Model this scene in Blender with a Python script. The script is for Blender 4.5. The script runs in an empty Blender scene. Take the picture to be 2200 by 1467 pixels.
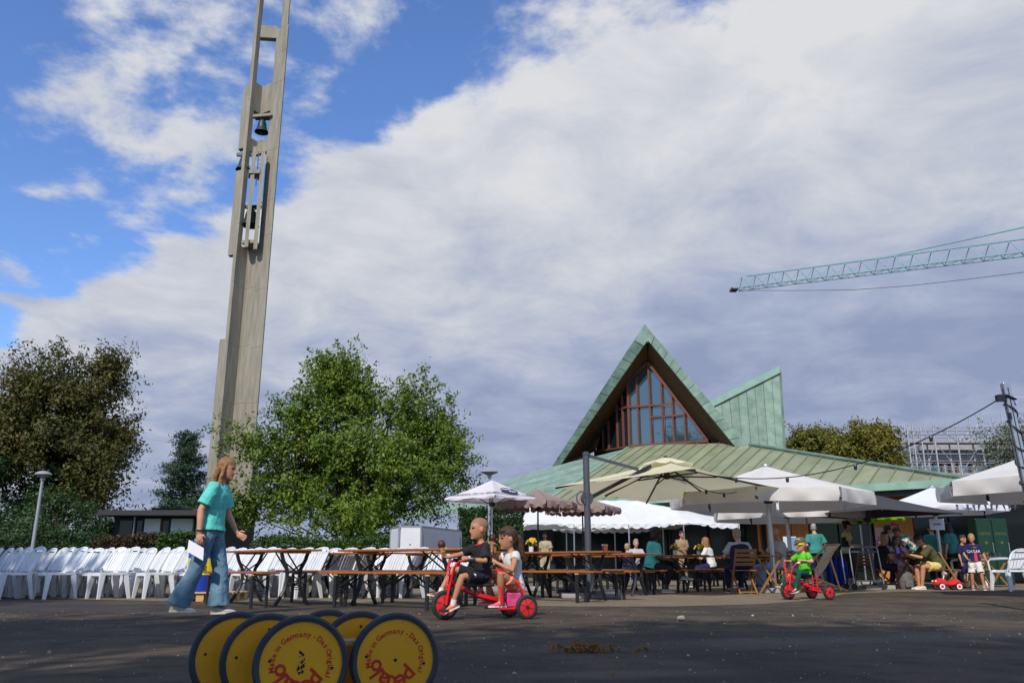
import bpy, bmesh, math, random
import numpy as np
from mathutils import Vector, Matrix, Euler
R = math.radians
scene = bpy.context.scene
C = scene.collection
# ---------------------------------------------------------------- camera
CAM_H = 0.54
PITCH = math.atan(0.2705)
FPX = 1780.0
cam = bpy.data.cameras.new('camera'); cam.sensor_width = 36; cam.lens = FPX / 2200 * 36
cam.clip_start = 0.05; cam.clip_end = 3000
camo = bpy.data.objects.new('camera', cam); C.objects.link(camo)
camo.location = (0, 0, CAM_H); camo.rotation_euler = (math.pi / 2 + PITCH, 0, 0)
scene.camera = camo
scene.render.resolution_x = 1024; scene.render.resolution_y = 682
# ---------------------------------------------------------------- light
SUN_AZ = R(198); SUN_EL = R(41)
sun_dir = Vector((math.sin(SUN_AZ) * math.cos(SUN_EL), math.cos(SUN_AZ) * math.cos(SUN_EL), math.sin(SUN_EL)))
sl = bpy.data.lights.new('sun', 'SUN'); sl.energy = 4.8; sl.angle = R(0.5); sl.color = (1.0, 0.93, 0.82)
so = bpy.data.objects.new('sun', sl); C.objects.link(so)
so.rotation_euler = (-sun_dir).to_track_quat('-Z', 'Y').to_euler()
scene.view_settings.view_transform = 'Standard'; scene.view_settings.look = 'None'
scene.view_settings.exposure = -0.25; scene.view_settings.gamma = 1
scene.view_settings.use_curve_mapping = False

world = bpy.data.worlds.new('World'); scene.world = world; world.use_nodes = True
def build_world():
    nt = world.node_tree; N = nt.nodes; L = nt.links; N.clear()
    def nd(t, **k):
        n = N.new(t)
        for a, b in k.items(): setattr(n, a, b)
        return n
    def val(sock, v):
        if isinstance(v, (int, float, tuple)): sock.default_value = v
        else: L.new(v, sock)
    def mth(op, a, b=0.0, c=None, clamp=False):
        n = nd('ShaderNodeMath', operation=op); n.use_clamp = clamp
        val(n.inputs[0], a); val(n.inputs[1], b)
        if c is not None: val(n.inputs[2], c)
        return n.outputs[0]
    def mapr(v, a, b, c, d, smooth=True):
        n = nd('ShaderNodeMapRange'); n.interpolation_type = 'SMOOTHSTEP' if smooth else 'LINEAR'
        val(n.inputs[0], v)
        for i, q in enumerate((a, b, c, d)): n.inputs[i + 1].default_value = q
        return n.outputs[0]
    def mix(f, a, b):
        n = nd('ShaderNodeMix', data_type='RGBA'); val(n.inputs[0], f); val(n.inputs[6], a); val(n.inputs[7], b)
        return n.outputs[2]
    def noise(v, sc, det, ro, dist=0.0):
        n = nd('ShaderNodeTexNoise'); L.new(v, n.inputs['Vector']); n.inputs['Scale'].default_value = sc
        n.inputs['Detail'].default_value = det; n.inputs['Roughness'].default_value = ro; n.inputs['Distortion'].default_value = dist
        return n.outputs[0]
    sky = nd('ShaderNodeTexSky', sky_type='NISHITA'); sky.sun_disc = False
    sky.sun_elevation = SUN_EL; sky.sun_rotation = SUN_AZ; sky.air_density = 1.0; sky.dust_density = 0.4; sky.ozone_density = 2.0
    tc = nd('ShaderNodeTexCoord'); sep = nd('ShaderNodeSeparateXYZ'); L.new(tc.outputs['Generated'], sep.inputs[0])
    x, y, z = sep.outputs
    zz = mth('ADD', mth('MAXIMUM', z, 0.0), 0.16)
    px = mth('DIVIDE', x, zz); py = mth('DIVIDE', y, zz)
    cb = nd('ShaderNodeCombineXYZ'); L.new(px, cb.inputs[0]); L.new(py, cb.inputs[1]); P = cb.outputs[0]
    # edge of the cloud bank: a straight front across the sky, broken up by noise
    nx, ny, off = FRONT
    c = mth('SUBTRACT', mth('ADD', mth('MULTIPLY', px, nx), mth('MULTIPLY', py, ny)), off)
    n1 = noise(P, 2.7, 11, 0.58, 0.15); n3 = noise(P, 7.5, 8, 0.62, 0.1)
    nn = mth('ADD', mth('MULTIPLY', n1, 0.8), mth('MULTIPLY', n3, 0.2))
    bank = mapr(c, -0.10, 0.16, -0.03, 0.30)
    dens = mth('ADD', nn, bank)
    mask = mapr(dens, 0.455, 0.575, 0.0, 1.0)
    # cloud brightness: thick parts seen from below are grey blue
    n2 = noise(P, 0.75, 9, 0.55, 0.5); n4 = noise(P, 3.1, 11, 0.62, 0.35)
    body = mth('ADD', mth('MULTIPLY', n2, 0.52), mth('MULTIPLY', n4, 0.48))
    lowz = mapr(z, 0.03, 0.62, -0.11, 0.035, False)
    body = mth('ADD', body, lowz)
    edge = mapr(c, 0.0, 1.3, 0.16, 0.0, False)
    body = mth('ADD', body, edge)
    ramp = nd('ShaderNodeValToRGB'); L.new(body, ramp.inputs[0])
    e = ramp.color_ramp.elements
    e[0].position = 0.36; e[0].color = (0.35, 0.42, 0.63, 1)
    e[1].position = 0.69; e[1].color = (0.90, 0.915, 0.95, 1)
    m = e.new(0.47); m.color = (0.47, 0.54, 0.74, 1)
    m = e.new(0.57); m.color = (0.68, 0.72, 0.83, 1)
    blue = nd('ShaderNodeMix', data_type='RGBA'); blue.blend_type = 'MULTIPLY'; blue.inputs[0].default_value = 1
    L.new(sky.outputs[0], blue.inputs[6]); blue.inputs[7].default_value = (0.15, 0.185, 0.25, 1)
    col = mix(mask, blue.outputs[2], ramp.outputs[0])
    bg = nd('ShaderNodeBackground'); L.new(col, bg.inputs[0]); bg.inputs[1].default_value = 0.95
    out = nd('ShaderNodeOutputWorld'); L.new(bg.outputs[0], out.inputs[0])

# ---------------------------------------------------------------- measuring: photograph pixel -> place
cp, sp_ = math.cos(PITCH), math.sin(PITCH)
def t_of(y):
    v = (y - 733.5) / FPX
    return (sp_ - v * cp) / (cp + v * sp_)
def W(x, y, Y):
    t = t_of(y)
    return Vector(((x - 1100) / FPX * (Y * cp + t * Y * sp_), Y, CAM_H + t * Y))
def GX(x, Y, z=0.0): return (x - 1100) / FPX * (Y * cp + (z - CAM_H) * sp_)
def G(x, Y, z=0.0): return Vector((GX(x, Y, z), Y, z))
def ray(x, y): return (W(x, y, 10.0) - Vector((0, 0, CAM_H)))
def on_plane(x, y, p0, n):
    o = Vector((0, 0, CAM_H)); d = ray(x, y); k = (p0 - o).dot(n) / d.dot(n)
    return o + d * k
def skyp(x, y):
    d = ray(x, y).normalized(); return d.x / (d.z + .16), d.y / (d.z + .16)
_a = skyp(0, 740); _b = skyp(1100, 200)
_dx, _dy = _b[0] - _a[0], _b[1] - _a[1]; _l = math.hypot(_dx, _dy)
_n = (-_dy / _l, _dx / _l)
_t = skyp(1500, 600)
if (_t[0] - _a[0]) * _n[0] + (_t[1] - _a[1]) * _n[1] < 0: _n = (-_n[0], -_n[1])
FRONT = (_n[0], _n[1], _a[0] * _n[0] + _a[1] * _n[1])
build_world()

# ---------------------------------------------------------------- materials
MATS = {}
def mat(name, c1, c2=None, scale=6.0, rough=0.6, metal=0.0, bump=0.0, bscale=60.0, stretch=None, transl=0.0, island=0.0, detail=5, spec=0.4, coat=0.0, lo=0.35, hi=0.65, sheen=0.0):
    m = bpy.data.materials.new(name); m.use_nodes = True; nt = m.node_tree; N = nt.nodes; L = nt.links
    b = N['Principled BSDF']; b.inputs['Roughness'].default_value = rough; b.inputs['Metallic'].default_value = metal
    b.inputs['Specular IOR Level'].default_value = spec
    if coat: b.inputs['Coat Weight'].default_value = coat
    if c2 is None: c2 = tuple(q * 0.82 for q in c1)
    tc = N.new('ShaderNodeTexCoord'); vec = tc.outputs['Object']
    if stretch:
        mp = N.new('ShaderNodeMapping'); mp.inputs['Scale'].default_value = stretch; L.new(vec, mp.inputs[0]); vec = mp.outputs[0]
    n = N.new('ShaderNodeTexNoise'); n.inputs['Scale'].default_value = scale; n.inputs['Detail'].default_value = detail; n.inputs['Roughness'].default_value = .6
    L.new(vec, n.inputs['Vector'])
    mr = N.new('ShaderNodeMapRange'); mr.inputs[1].default_value = lo; mr.inputs[2].default_value = hi; L.new(n.outputs[0], mr.inputs[0])
    fac = mr.outputs[0]
    if island:
        g = N.new('ShaderNodeNewGeometry'); mm = N.new('ShaderNodeMix'); mm.inputs[0].default_value = island
        L.new(fac, mm.inputs[2]); L.new(g.outputs['Random Per Island'], mm.inputs[3]); fac = mm.outputs[0]
    mx = N.new('ShaderNodeMix'); mx.data_type = 'RGBA'; L.new(fac, mx.inputs[0])
    mx.inputs[6].default_value = (*c1, 1); mx.inputs[7].default_value = (*c2, 1)
    L.new(mx.outputs[2], b.inputs['Base Color'])
    if bump:
        n2 = N.new('ShaderNodeTexNoise'); n2.inputs['Scale'].default_value = bscale; n2.inputs['Detail'].default_value = 4; L.new(vec, n2.inputs['Vector'])
        bp = N.new('ShaderNodeBump'); bp.inputs['Strength'].default_value = bump; bp.inputs['Distance'].default_value = 0.02
        L.new(n2.outputs[0], bp.inputs['Height']); L.new(bp.outputs[0], b.inputs['Normal'])
    if transl:
        tr = N.new('ShaderNodeBsdfTranslucent'); L.new(mx.outputs[2], tr.inputs[0])
        ms = N.new('ShaderNodeMixShader'); ms.inputs[0].default_value = transl
        L.new(b.outputs[0], ms.inputs[1]); L.new(tr.outputs[0], ms.inputs[2]); L.new(ms.outputs[0], N['Material Output'].inputs[0])
    MATS[name] = m
    if name in ('white_plastic', 'copper_olive', 'copper_green', 'copper_dull_shaded', 'table_wood', 'soffit_wood', 'black_metal'):
        oi = N.new('ShaderNodeObjectInfo'); hs_ = N.new('ShaderNodeHueSaturation'); r_ = N.new('ShaderNodeMapRange'); r_.inputs[3].default_value = .80; r_.inputs[4].default_value = 1.03
        L.new(oi.outputs['Random'], r_.inputs[0]); L.new(r_.outputs[0], hs_.inputs['Value']); L.new(mx.outputs[2], hs_.inputs['Color']); L.new(hs_.outputs[0], b.inputs['Base Color'])
    return m
def M(n): return MATS[n]

# ---------------------------------------------------------------- mesh builder
class MB:
    def __init__(s): s.v = []; s.f = []; s.m = []
    def add(s, vs, fs, mi=0):
        o = len(s.v); s.v += [tuple(v) for v in vs]
        for f in fs: s.f.append(tuple(i + o for i in f)); s.m.append(mi)
        return s
    def box(s, c, d, rot=None, mi=0):
        x, y, z = (q / 2 for q in d); c = Vector(c)
        vs = [Vector((a * x, b * y, e * z)) for a in (-1, 1) for b in (-1, 1) for e in (-1, 1)]
        if rot is not None:
            r = rot if isinstance(rot, Matrix) else Euler(rot).to_matrix()
            vs = [r @ v for v in vs]
        return s.add([v + c for v in vs], [(0, 1, 3, 2), (4, 6, 7, 5), (0, 4, 5, 1), (2, 3, 7, 6), (0, 2, 6, 4), (1, 5, 7, 3)], mi)
    def beam(s, a, b, w, h, mi=0, up=(0, 0, 1)):
        a, b = Vector(a), Vector(b); d = (b - a); l = d.length; d.normalize(); u = Vector(up)
        sd = d.cross(u)
        if sd.length < 1e-4: sd = d.cross(Vector((1, 0, 0)))
        sd.normalize(); u = sd.cross(d)
        r = Matrix((d, sd, u)).transposed()
        return s.box((a + b) / 2, (l, w, h), r, mi)
    def tube(s, pts, rad, seg=8, mi=0, cap=True):
        pts = [Vector(p) for p in pts]; n = len(pts)
        if isinstance(rad, (int, float)): rad = [rad] * n
        prev = None; rings = []
        for i, p in enumerate(pts):
            d = (pts[min(i + 1, n - 1)] - pts[max(i - 1, 0)])
            if d.length < 1e-9: d = Vector((0, 0, 1))
            d.normalize()
            if prev is None:
                a = d.orthogonal().normalized()
            else:
                a = prev - d * prev.dot(d)
                a = a.normalized() if a.length > 1e-6 else d.orthogonal().normalized()
            prev = a; b = d.cross(a)
            rr = rad[i] if isinstance(rad[i], tuple) else (rad[i], rad[i])
            rings.append([p + a * (math.cos(2 * math.pi * k / seg) * rr[0]) + b * (math.sin(2 * math.pi * k / seg) * rr[1]) for k in range(seg)])
        vs = [v for r in rings for v in r]; fs = []
        for i in range(n - 1):
            for k in range(seg):
                k2 = (k + 1) % seg
                fs.append((i * seg + k, i * seg + k2, (i + 1) * seg + k2, (i + 1) * seg + k))
        if cap: fs.append(tuple(range(seg - 1, -1, -1))); fs.append(tuple((n - 1) * seg + k for k in range(seg)))
        return s.add(vs, fs, mi)
    def rings(s, rs, mi=0, cap=True):
        seg = len(rs[0]); vs = [v for r in rs for v in r]; fs = []
        for i in range(len(rs) - 1):
            for k in range(seg):
                k2 = (k + 1) % seg
                fs.append((i * seg + k, i * seg + k2, (i + 1) * seg + k2, (i + 1) * seg + k))
        if cap: fs.append(tuple(range(seg - 1, -1, -1))); fs.append(tuple((len(rs) - 1) * seg + k for k in range(seg)))
        return s.add(vs, fs, mi)
    def lathe(s, prof, seg=16, mi=0, mx=None, cap=True):
        rs = [[Vector((r * math.cos(2 * math.pi * k / seg), r * math.sin(2 * math.pi * k / seg), z)) for k in range(seg)] for r, z in prof]
        if mx is not None: rs = [[mx @ v for v in r] for r in rs]
        return s.rings(rs, mi, cap)
    def ball(s, c, r, seg=10, mi=0, rot=None):
        if isinstance(r, (int, float)): r = (r, r, r)
        c = Vector(c); rs = []
        for i in range(seg // 2 + 1):
            a = math.pi * (i + .02) / (seg // 2 + .04) - math.pi / 2
            ring = [Vector((math.cos(a) * math.cos(2 * math.pi * k / seg) * r[0], math.cos(a) * math.sin(2 * math.pi * k / seg) * r[1], math.sin(a) * r[2])) for k in range(seg)]
            if rot is not None: ring = [rot @ v for v in ring]
            rs.append([v + c for v in ring])
        return s.rings(rs, mi)
    def prism(s, poly, d, mi=0):
        """poly: list of 3D points (planar), d: extrusion vector"""
        d = Vector(d); n = len(poly); p = [Vector(q) for q in poly]
        fs = [tuple(range(n - 1, -1, -1)), tuple(range(n, 2 * n))] + [(i, (i + 1) % n, n + (i + 1) % n, n + i) for i in range(n)]
        return s.add(p + [q + d for q in p], fs, mi)
    def quad(s, pts, mi=0): return s.add(pts, [tuple(range(len(pts)))], mi)
    def xf(s, mx): s.v = [tuple(mx @ Vector(v)) for v in s.v]; return s
    def mesh(s, name, mats, smooth=False, fixn=True):
        me = bpy.data.meshes.new(name); me.from_pydata(s.v, [], s.f)
        for m in (mats if isinstance(mats, (list, tuple)) else [mats]): me.materials.append(M(m) if isinstance(m, str) else m)
        if any(s.m): me.polygons.foreach_set('material_index', s.m)
        if fixn:
            bm = bmesh.new(); bm.from_mesh(me); bmesh.ops.recalc_face_normals(bm, faces=bm.faces); bm.to_mesh(me); bm.free()
        if smooth:
            me.polygons.foreach_set('use_smooth', [True] * len(me.polygons))
            try: me.set_sharp_from_angle(angle=R(40))
            except Exception: pass
        me.update()
        return me
def obj(name, mb, mats, parent=None, smooth=False, loc=None, rot=None, fixn=True):
    me = mb if isinstance(mb, bpy.types.Mesh) else mb.mesh(name, mats, smooth, fixn)
    o = bpy.data.objects.new(name, me); C.objects.link(o)
    if parent is not None: o.parent = parent
    if loc is not None: o.location = loc
    if rot is not None: o.rotation_euler = rot
    return o
def tag(o, label, cat, group=None):
    o['label'] = label; o['category'] = cat
    if group: o['group'] = group
    return o
def thing(name, label, cat, loc=(0, 0, 0), rotz=0.0, group=None):
    o = bpy.data.objects.new(name, None); C.objects.link(o); o.location = loc; o.rotation_euler = (0, 0, rotz)
    o.empty_display_size = .2
    return tag(o, label, cat, group)
def struct(o): o['kind'] = 'structure'; return o
def dup(root, loc, rotz, label, group=None):
    def cpy(o, par):
        c = o.copy(); C.objects.link(c); c.parent = par
        for ch in KIDS.get(o.name, []): cpy(ch, c)
        return c
    KIDS = {}
    def walk(o):
        KIDS[o.name] = list(o.children)
        for ch in o.children: walk(ch)
    walk(root)
    r = cpy(root, None); r.location = loc; r.rotation_euler = (0, 0, rotz); r['label'] = label
    if group: r['group'] = group
    return r
def bevel(o, w=0.01, seg=2):
    m = o.modifiers.new('bevel', 'BEVEL'); m.width = w; m.segments = seg; m.limit_method = 'ANGLE'; return o
def text_mb(txt, size, mi=0, ext=0.0, bold=0.0):
    cu = bpy.data.curves.new('t', 'FONT'); cu.body = txt; cu.size = size; cu.extrude = ext; cu.align_x = 'CENTER'; cu.resolution_u = 2; cu.offset = bold
    o = bpy.data.objects.new('t', cu); C.objects.link(o)
    dg = bpy.context.evaluated_depsgraph_get(); me = o.evaluated_get(dg).to_mesh()
    b = MB(); b.add([v.co.copy() for v in me.vertices], [tuple(p.vertices) for p in me.polygons], mi)
    o.evaluated_get(dg).to_mesh_clear(); bpy.data.objects.remove(o); bpy.data.curves.remove(cu)
    return b
ORD = ['first', 'second', 'third', 'fourth', 'fifth', 'sixth', 'seventh', 'eighth', 'ninth', 'tenth', 'eleventh', 'twelfth']
# ---------------------------------------------------------------- palette
mat('concrete', (.30, .275, .215), (.21, .19, .145), 1.6, .9, bump=.25, bscale=14, stretch=(3, 3, .35))
mat('copper_green', (.17, .26, .20), (.28, .385, .305), 2.2, .55, bump=.1, bscale=6, detail=9)
mat('copper_olive', (.215, .245, .14), (.305, .32, .20), 1.3, .5, bump=.1, bscale=4, detail=9)
mat('copper_seam', (.17, .19, .11), (.21, .235, .14), 2, .6)
mat('copper_dull_shaded', (.075, .125, .095), (.15, .225, .17), 1.6, .6, bump=.08, bscale=9)  # darker copper: the left fascia's dim grazing light is painted into this colour
mat('copper_edge', (.20, .33, .255), (.26, .41, .325), 2, .5)
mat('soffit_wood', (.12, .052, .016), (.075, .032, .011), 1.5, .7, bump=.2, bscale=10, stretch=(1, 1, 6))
mat('mullion', (.17, .065, .04), (.12, .05, .035), 5, .6)
mat('trim_dark', (.03, .03, .03), rough=.6)
mat('wall_orange', (.55, .22, .05), (.45, .16, .035), 2, .6, stretch=(4, 4, .5))
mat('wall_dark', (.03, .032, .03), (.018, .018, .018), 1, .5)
mat('interior_dark', (.025, .024, .022), (.04, .036, .03), .8, .8)
mat('white_plastic', (.76, .78, .80), (.70, .72, .74), 3, .38, spec=.5)
mat('white_cloth', (.80, .81, .84), (.74, .75, .78), 2, .8, bump=.25, bscale=5, transl=.18)
mat('cream_cloth', (.88, .84, .58), (.84, .80, .54), 2, .85, bump=.15, bscale=9, transl=.38)
mat('offwhite_cloth', (.74, .71, .67), (.69, .66, .62), 2, .85, bump=.2, bscale=7, transl=.2)
mat('white_umbrella', (.80, .77, .79), (.76, .73, .75), 2, .8, bump=.15, bscale=8, transl=.25)
mat('taupe_cloth', (.30, .22, .19), (.26, .19, .165), 2, .85, bump=.2, bscale=8, transl=.12)
mat('anthracite_cloth', (.045, .041, .046), (.036, .033, .037), 2, .8, bump=.1, bscale=8)
mat('lime_cloth', (.28, .48, .02), (.24, .42, .02), 2, .8, transl=.35)
mat('black_metal', (.018, .018, .02), (.028, .027, .028), 12, .45, .2, spec=.5)
mat('grey_metal', (.11, .115, .13), (.09, .095, .11), 4, .45, .5)
mat('steel', (.5, .51, .53), (.42, .43, .45), 6, .35, .8)
mat('lamp_grey', (.33, .35, .38), (.28, .30, .33), 3, .5, .2)
mat('galvanised', (.42, .43, .44), (.33, .34, .35), 8, .5, .5)
mat('table_wood', (.38, .125, .028), (.29, .085, .018), 3, .42, bump=.15, bscale=8, stretch=(1, 12, 12))
mat('table_under', (.16, .06, .02), (.12, .045, .016), 3, .7)
mat('pale_wood', (.55, .36, .17), (.44, .27, .12), 5, .65, bump=.15, bscale=12, stretch=(1.5, 8, 8))
mat('teak', (.30, .145, .045), (.22, .1, .03), 4, .6, bump=.15, bscale=10, stretch=(1, 8, 8))
mat('beech', (.62, .36, .11), (.54, .29, .08), 4, .5, stretch=(1, 8, 8))
mat('red_paint', (.72, .012, .014), (.62, .01, .012), 3, .3, spec=.5, coat=.3)
mat('rubber', (.016, .016, .017), (.03, .029, .028), 20, .7)
mat('tyre_grey', (.05, .06, .075), (.035, .042, .055), 9, .55)
mat('red_plastic', (.72, .02, .02), (.66, .015, .02), 3, .3, coat=.3)
mat('yellow_disc', (.93, .44, .002), (.84, .37, .002), 5, .5, bump=.05, bscale=30)
mat('red_print', (.70, .03, .008), rough=.5)
mat('scuff', (.05, .035, .012), (.09, .06, .01), 30, .8)
mat('grey_box', (.62, .64, .67), (.57, .59, .62), 1.5, .5)
mat('alu_edge', (.36, .38, .41), (.30, .32, .35), 4, .4, .6)
mat('blue_bin', (.012, .05, .42), (.01, .04, .36), 4, .45)
mat('yellow_bin', (.85, .66, .01), (.78, .6, .01), 4, .5)
mat('leaf_green', (.05, .115, .010), (.185, .25, .02), .7, .5, transl=.25, island=.6)
mat('leaf_brownish', (.135, .105, .018), (.045, .07, .014), .5, .6, transl=.28, island=.5)
mat('leaf_autumn', (.23, .19, .025), (.10, .13, .018), .5, .6, transl=.3, island=.6)
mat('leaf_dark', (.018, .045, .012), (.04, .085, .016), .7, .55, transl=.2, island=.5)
mat('leaf_hedge', (.06, .115, .014), (.025, .06, .010), 1.2, .6, transl=.2, island=.55)
mat('leaf_purple', (.065, .025, .014), (.035, .05, .012), 1.0, .6, transl=.2, island=.55)
mat('needles', (.022, .06, .03), (.05, .095, .045), .8, .6, transl=.12, island=.5)
mat('leaf_silver', (.16, .19, .12), (.10, .125, .075), 1, .6, transl=.2, island=.6)
mat('bark', (.075, .055, .04), (.045, .034, .026), 6, .9, bump=.5, bscale=20, stretch=(3, 3, .6))
mat('bronze', (.045, .075, .07), (.03, .045, .042), 5, .45, .6)
mat('crane_teal', (.22, .39, .40), (.19, .34, .35), 3, .5)
mat('render_white', (.62, .62, .61), (.56, .56, .55), 1, .8)
mat('roof_dark', (.035, .035, .038), rough=.8)
mat('board_yellow', (.5, .3, .06), (.42, .24, .05), 2, .7)
mat('facade_grey', (.27, .28, .29), (.22, .23, .24), 2, .7)
mat('paper', (.8, .8, .86), (.77, .77, .83), 3, .8)
mat('poster_pink', (.75, .42, .55), (.7, .36, .5), 9, .7)
mat('poster_magenta', (.6, .08, .3), rough=.7)
mat('poster_pale', (.66, .72, .66), (.35, .55, .62), 40, .7)
mat('print_black', (.02, .02, .03), rough=.7)
mat('print_navy', (.02, .025, .11), rough=.7)
mat('print_white', (.8, .8, .82), rough=.7)
mat('fridge_green', (.006, .036, .018), (.005, .028, .014), 2, .35)
mat('lilac', (.42, .40, .75), (.55, .53, .8), 5, .8, transl=.3)
mat('petal_yellow', (.85, .5, .01), (.8, .62, .02), 20, .7, transl=.2)
mat('petal_pink', (.8, .12, .4), rough=.7)
mat('stem', (.05, .14, .02), rough=.7)
mat('cup_orange', (.85, .28, .02), rough=.5)
mat('cup_purple', (.22, .03, .16), rough=.5)
mat('choc', (.06, .014, .01), (.09, .02, .015), 30, .5)
mat('wafer', (.55, .30, .09), (.48, .24, .06), 60, .8)
mat('stone', (.42, .36, .27), (.3, .25, .18), 8, .9)
mat('dry_leaf', (.34, .14, .02), (.22, .11, .015), 4, .8, transl=.2, island=.8)
mat('bag_grey', (.16, .15, .14), (.09, .085, .08), 14, .9, bump=.4, bscale=30)
mat('concrete_block', (.33, .32, .31), (.27, .26, .25), 5, .9)
# people
mat('skin', (.58, .30, .19), (.52, .255, .155), 8, .5)
mat('skin_tan', (.48, .235, .13), (.43, .2, .11), 8, .5)
mat('skin_dark', (.085, .04, .025), (.07, .032, .02), 8, .5)
mat('eye_dark', (.03, .02, .018), rough=.3)
mat('lip', (.40, .13, .10), rough=.5)
mat('hair_blonde', (.30, .16, .06), (.19, .09, .03), 10, .55, bump=.5, bscale=40, stretch=(4, 4, .7))
mat('hair_fair', (.45, .31, .13), (.33, .2, .07), 14, .55, bump=.5, bscale=40)
mat('hair_brown', (.075, .032, .016), (.045, .02, .011), 12, .5, bump=.5, bscale=40, stretch=(4, 4, .7))
mat('hair_dark', (.016, .011, .010), (.03, .02, .016), 12, .55, bump=.5, bscale=50)
mat('hair_grey', (.33, .30, .26), (.24, .21, .18), 14, .6, bump=.5, bscale=40)
mat('stubble', (.30, .17, .10), (.25, .13, .075), 20, .7)
def cloth(n, c, c2=None, sc=7, b=.8, **k): mat(n, c, c2, sc, .85, bump=b, bscale=14, spec=.2, **k)
cloth('turquoise', (.13, .62, .55), (.11, .55, .49))
cloth('denim', (.085, .17, .25), (.15, .26, .34), 4)
cloth('denim_light', (.22, .33, .50), (.14, .24, .42), 5)
cloth('black_cloth', (.016, .016, .02), (.024, .023, .028))
cloth('white_shirt', (.66, .66, .65), (.6, .6, .6))
cloth('grey_shirt', (.42, .42, .45), (.36, .36, .39))
cloth('red_trim', (.65, .03, .015))
cloth('coral', (.72, .27, .17), (.64, .22, .14))
cloth('pink', (.82, .11, .30), (.75, .09, .26))
cloth('bright_green', (.11, .56, .02), (.09, .48, .02))
cloth('bottle_green', (.012, .075, .045), (.01, .06, .035))
cloth('cap_grey', (.15, .12, .09), (.10, .08, .065))
cloth('navy', (.018, .022, .075), (.014, .018, .06))
cloth('teal_shirt', (.05, .24, .21), (.04, .20, .18))
cloth('olive', (.085, .09, .035), (.07, .075, .03))
cloth('yellow_shorts', (.68, .56, .20), (.6, .48, .16))
cloth('pale_yellow', (.62, .56, .24), (.55, .5, .2))
cloth('beige', (.42, .36, .25), (.36, .3, .2))
cloth('khaki_shirt', (.30, .22, .13), (.26, .19, .11))
cloth('lilac_shirt', (.55, .38, .75), (.30, .16, .5), 25)
cloth('pattern_teal', (.03, .17, .22), (.62, .56, .45), 9, detail=1, lo=.48, hi=.52)
cloth('off_white', (.70, .66, .60), (.62, .58, .52))
cloth('shoe_cream', (.70, .62, .52), (.62, .54, .46))
cloth('shoe_dark', (.05, .05, .055))
cloth('shoe_red', (.45, .06, .05))
cloth('shoe_orange', (.06, .04, .04), (.75, .12, .02), 16, detail=1, lo=.5, hi=.56)
cloth('sole', (.75, .72, .60))
cloth('jersey_stripe', (.6, .05, .1))
cloth('print_multi', (.15, .42, .52), (.72, .55, .08), 14, detail=1, lo=.47, hi=.53)
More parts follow.
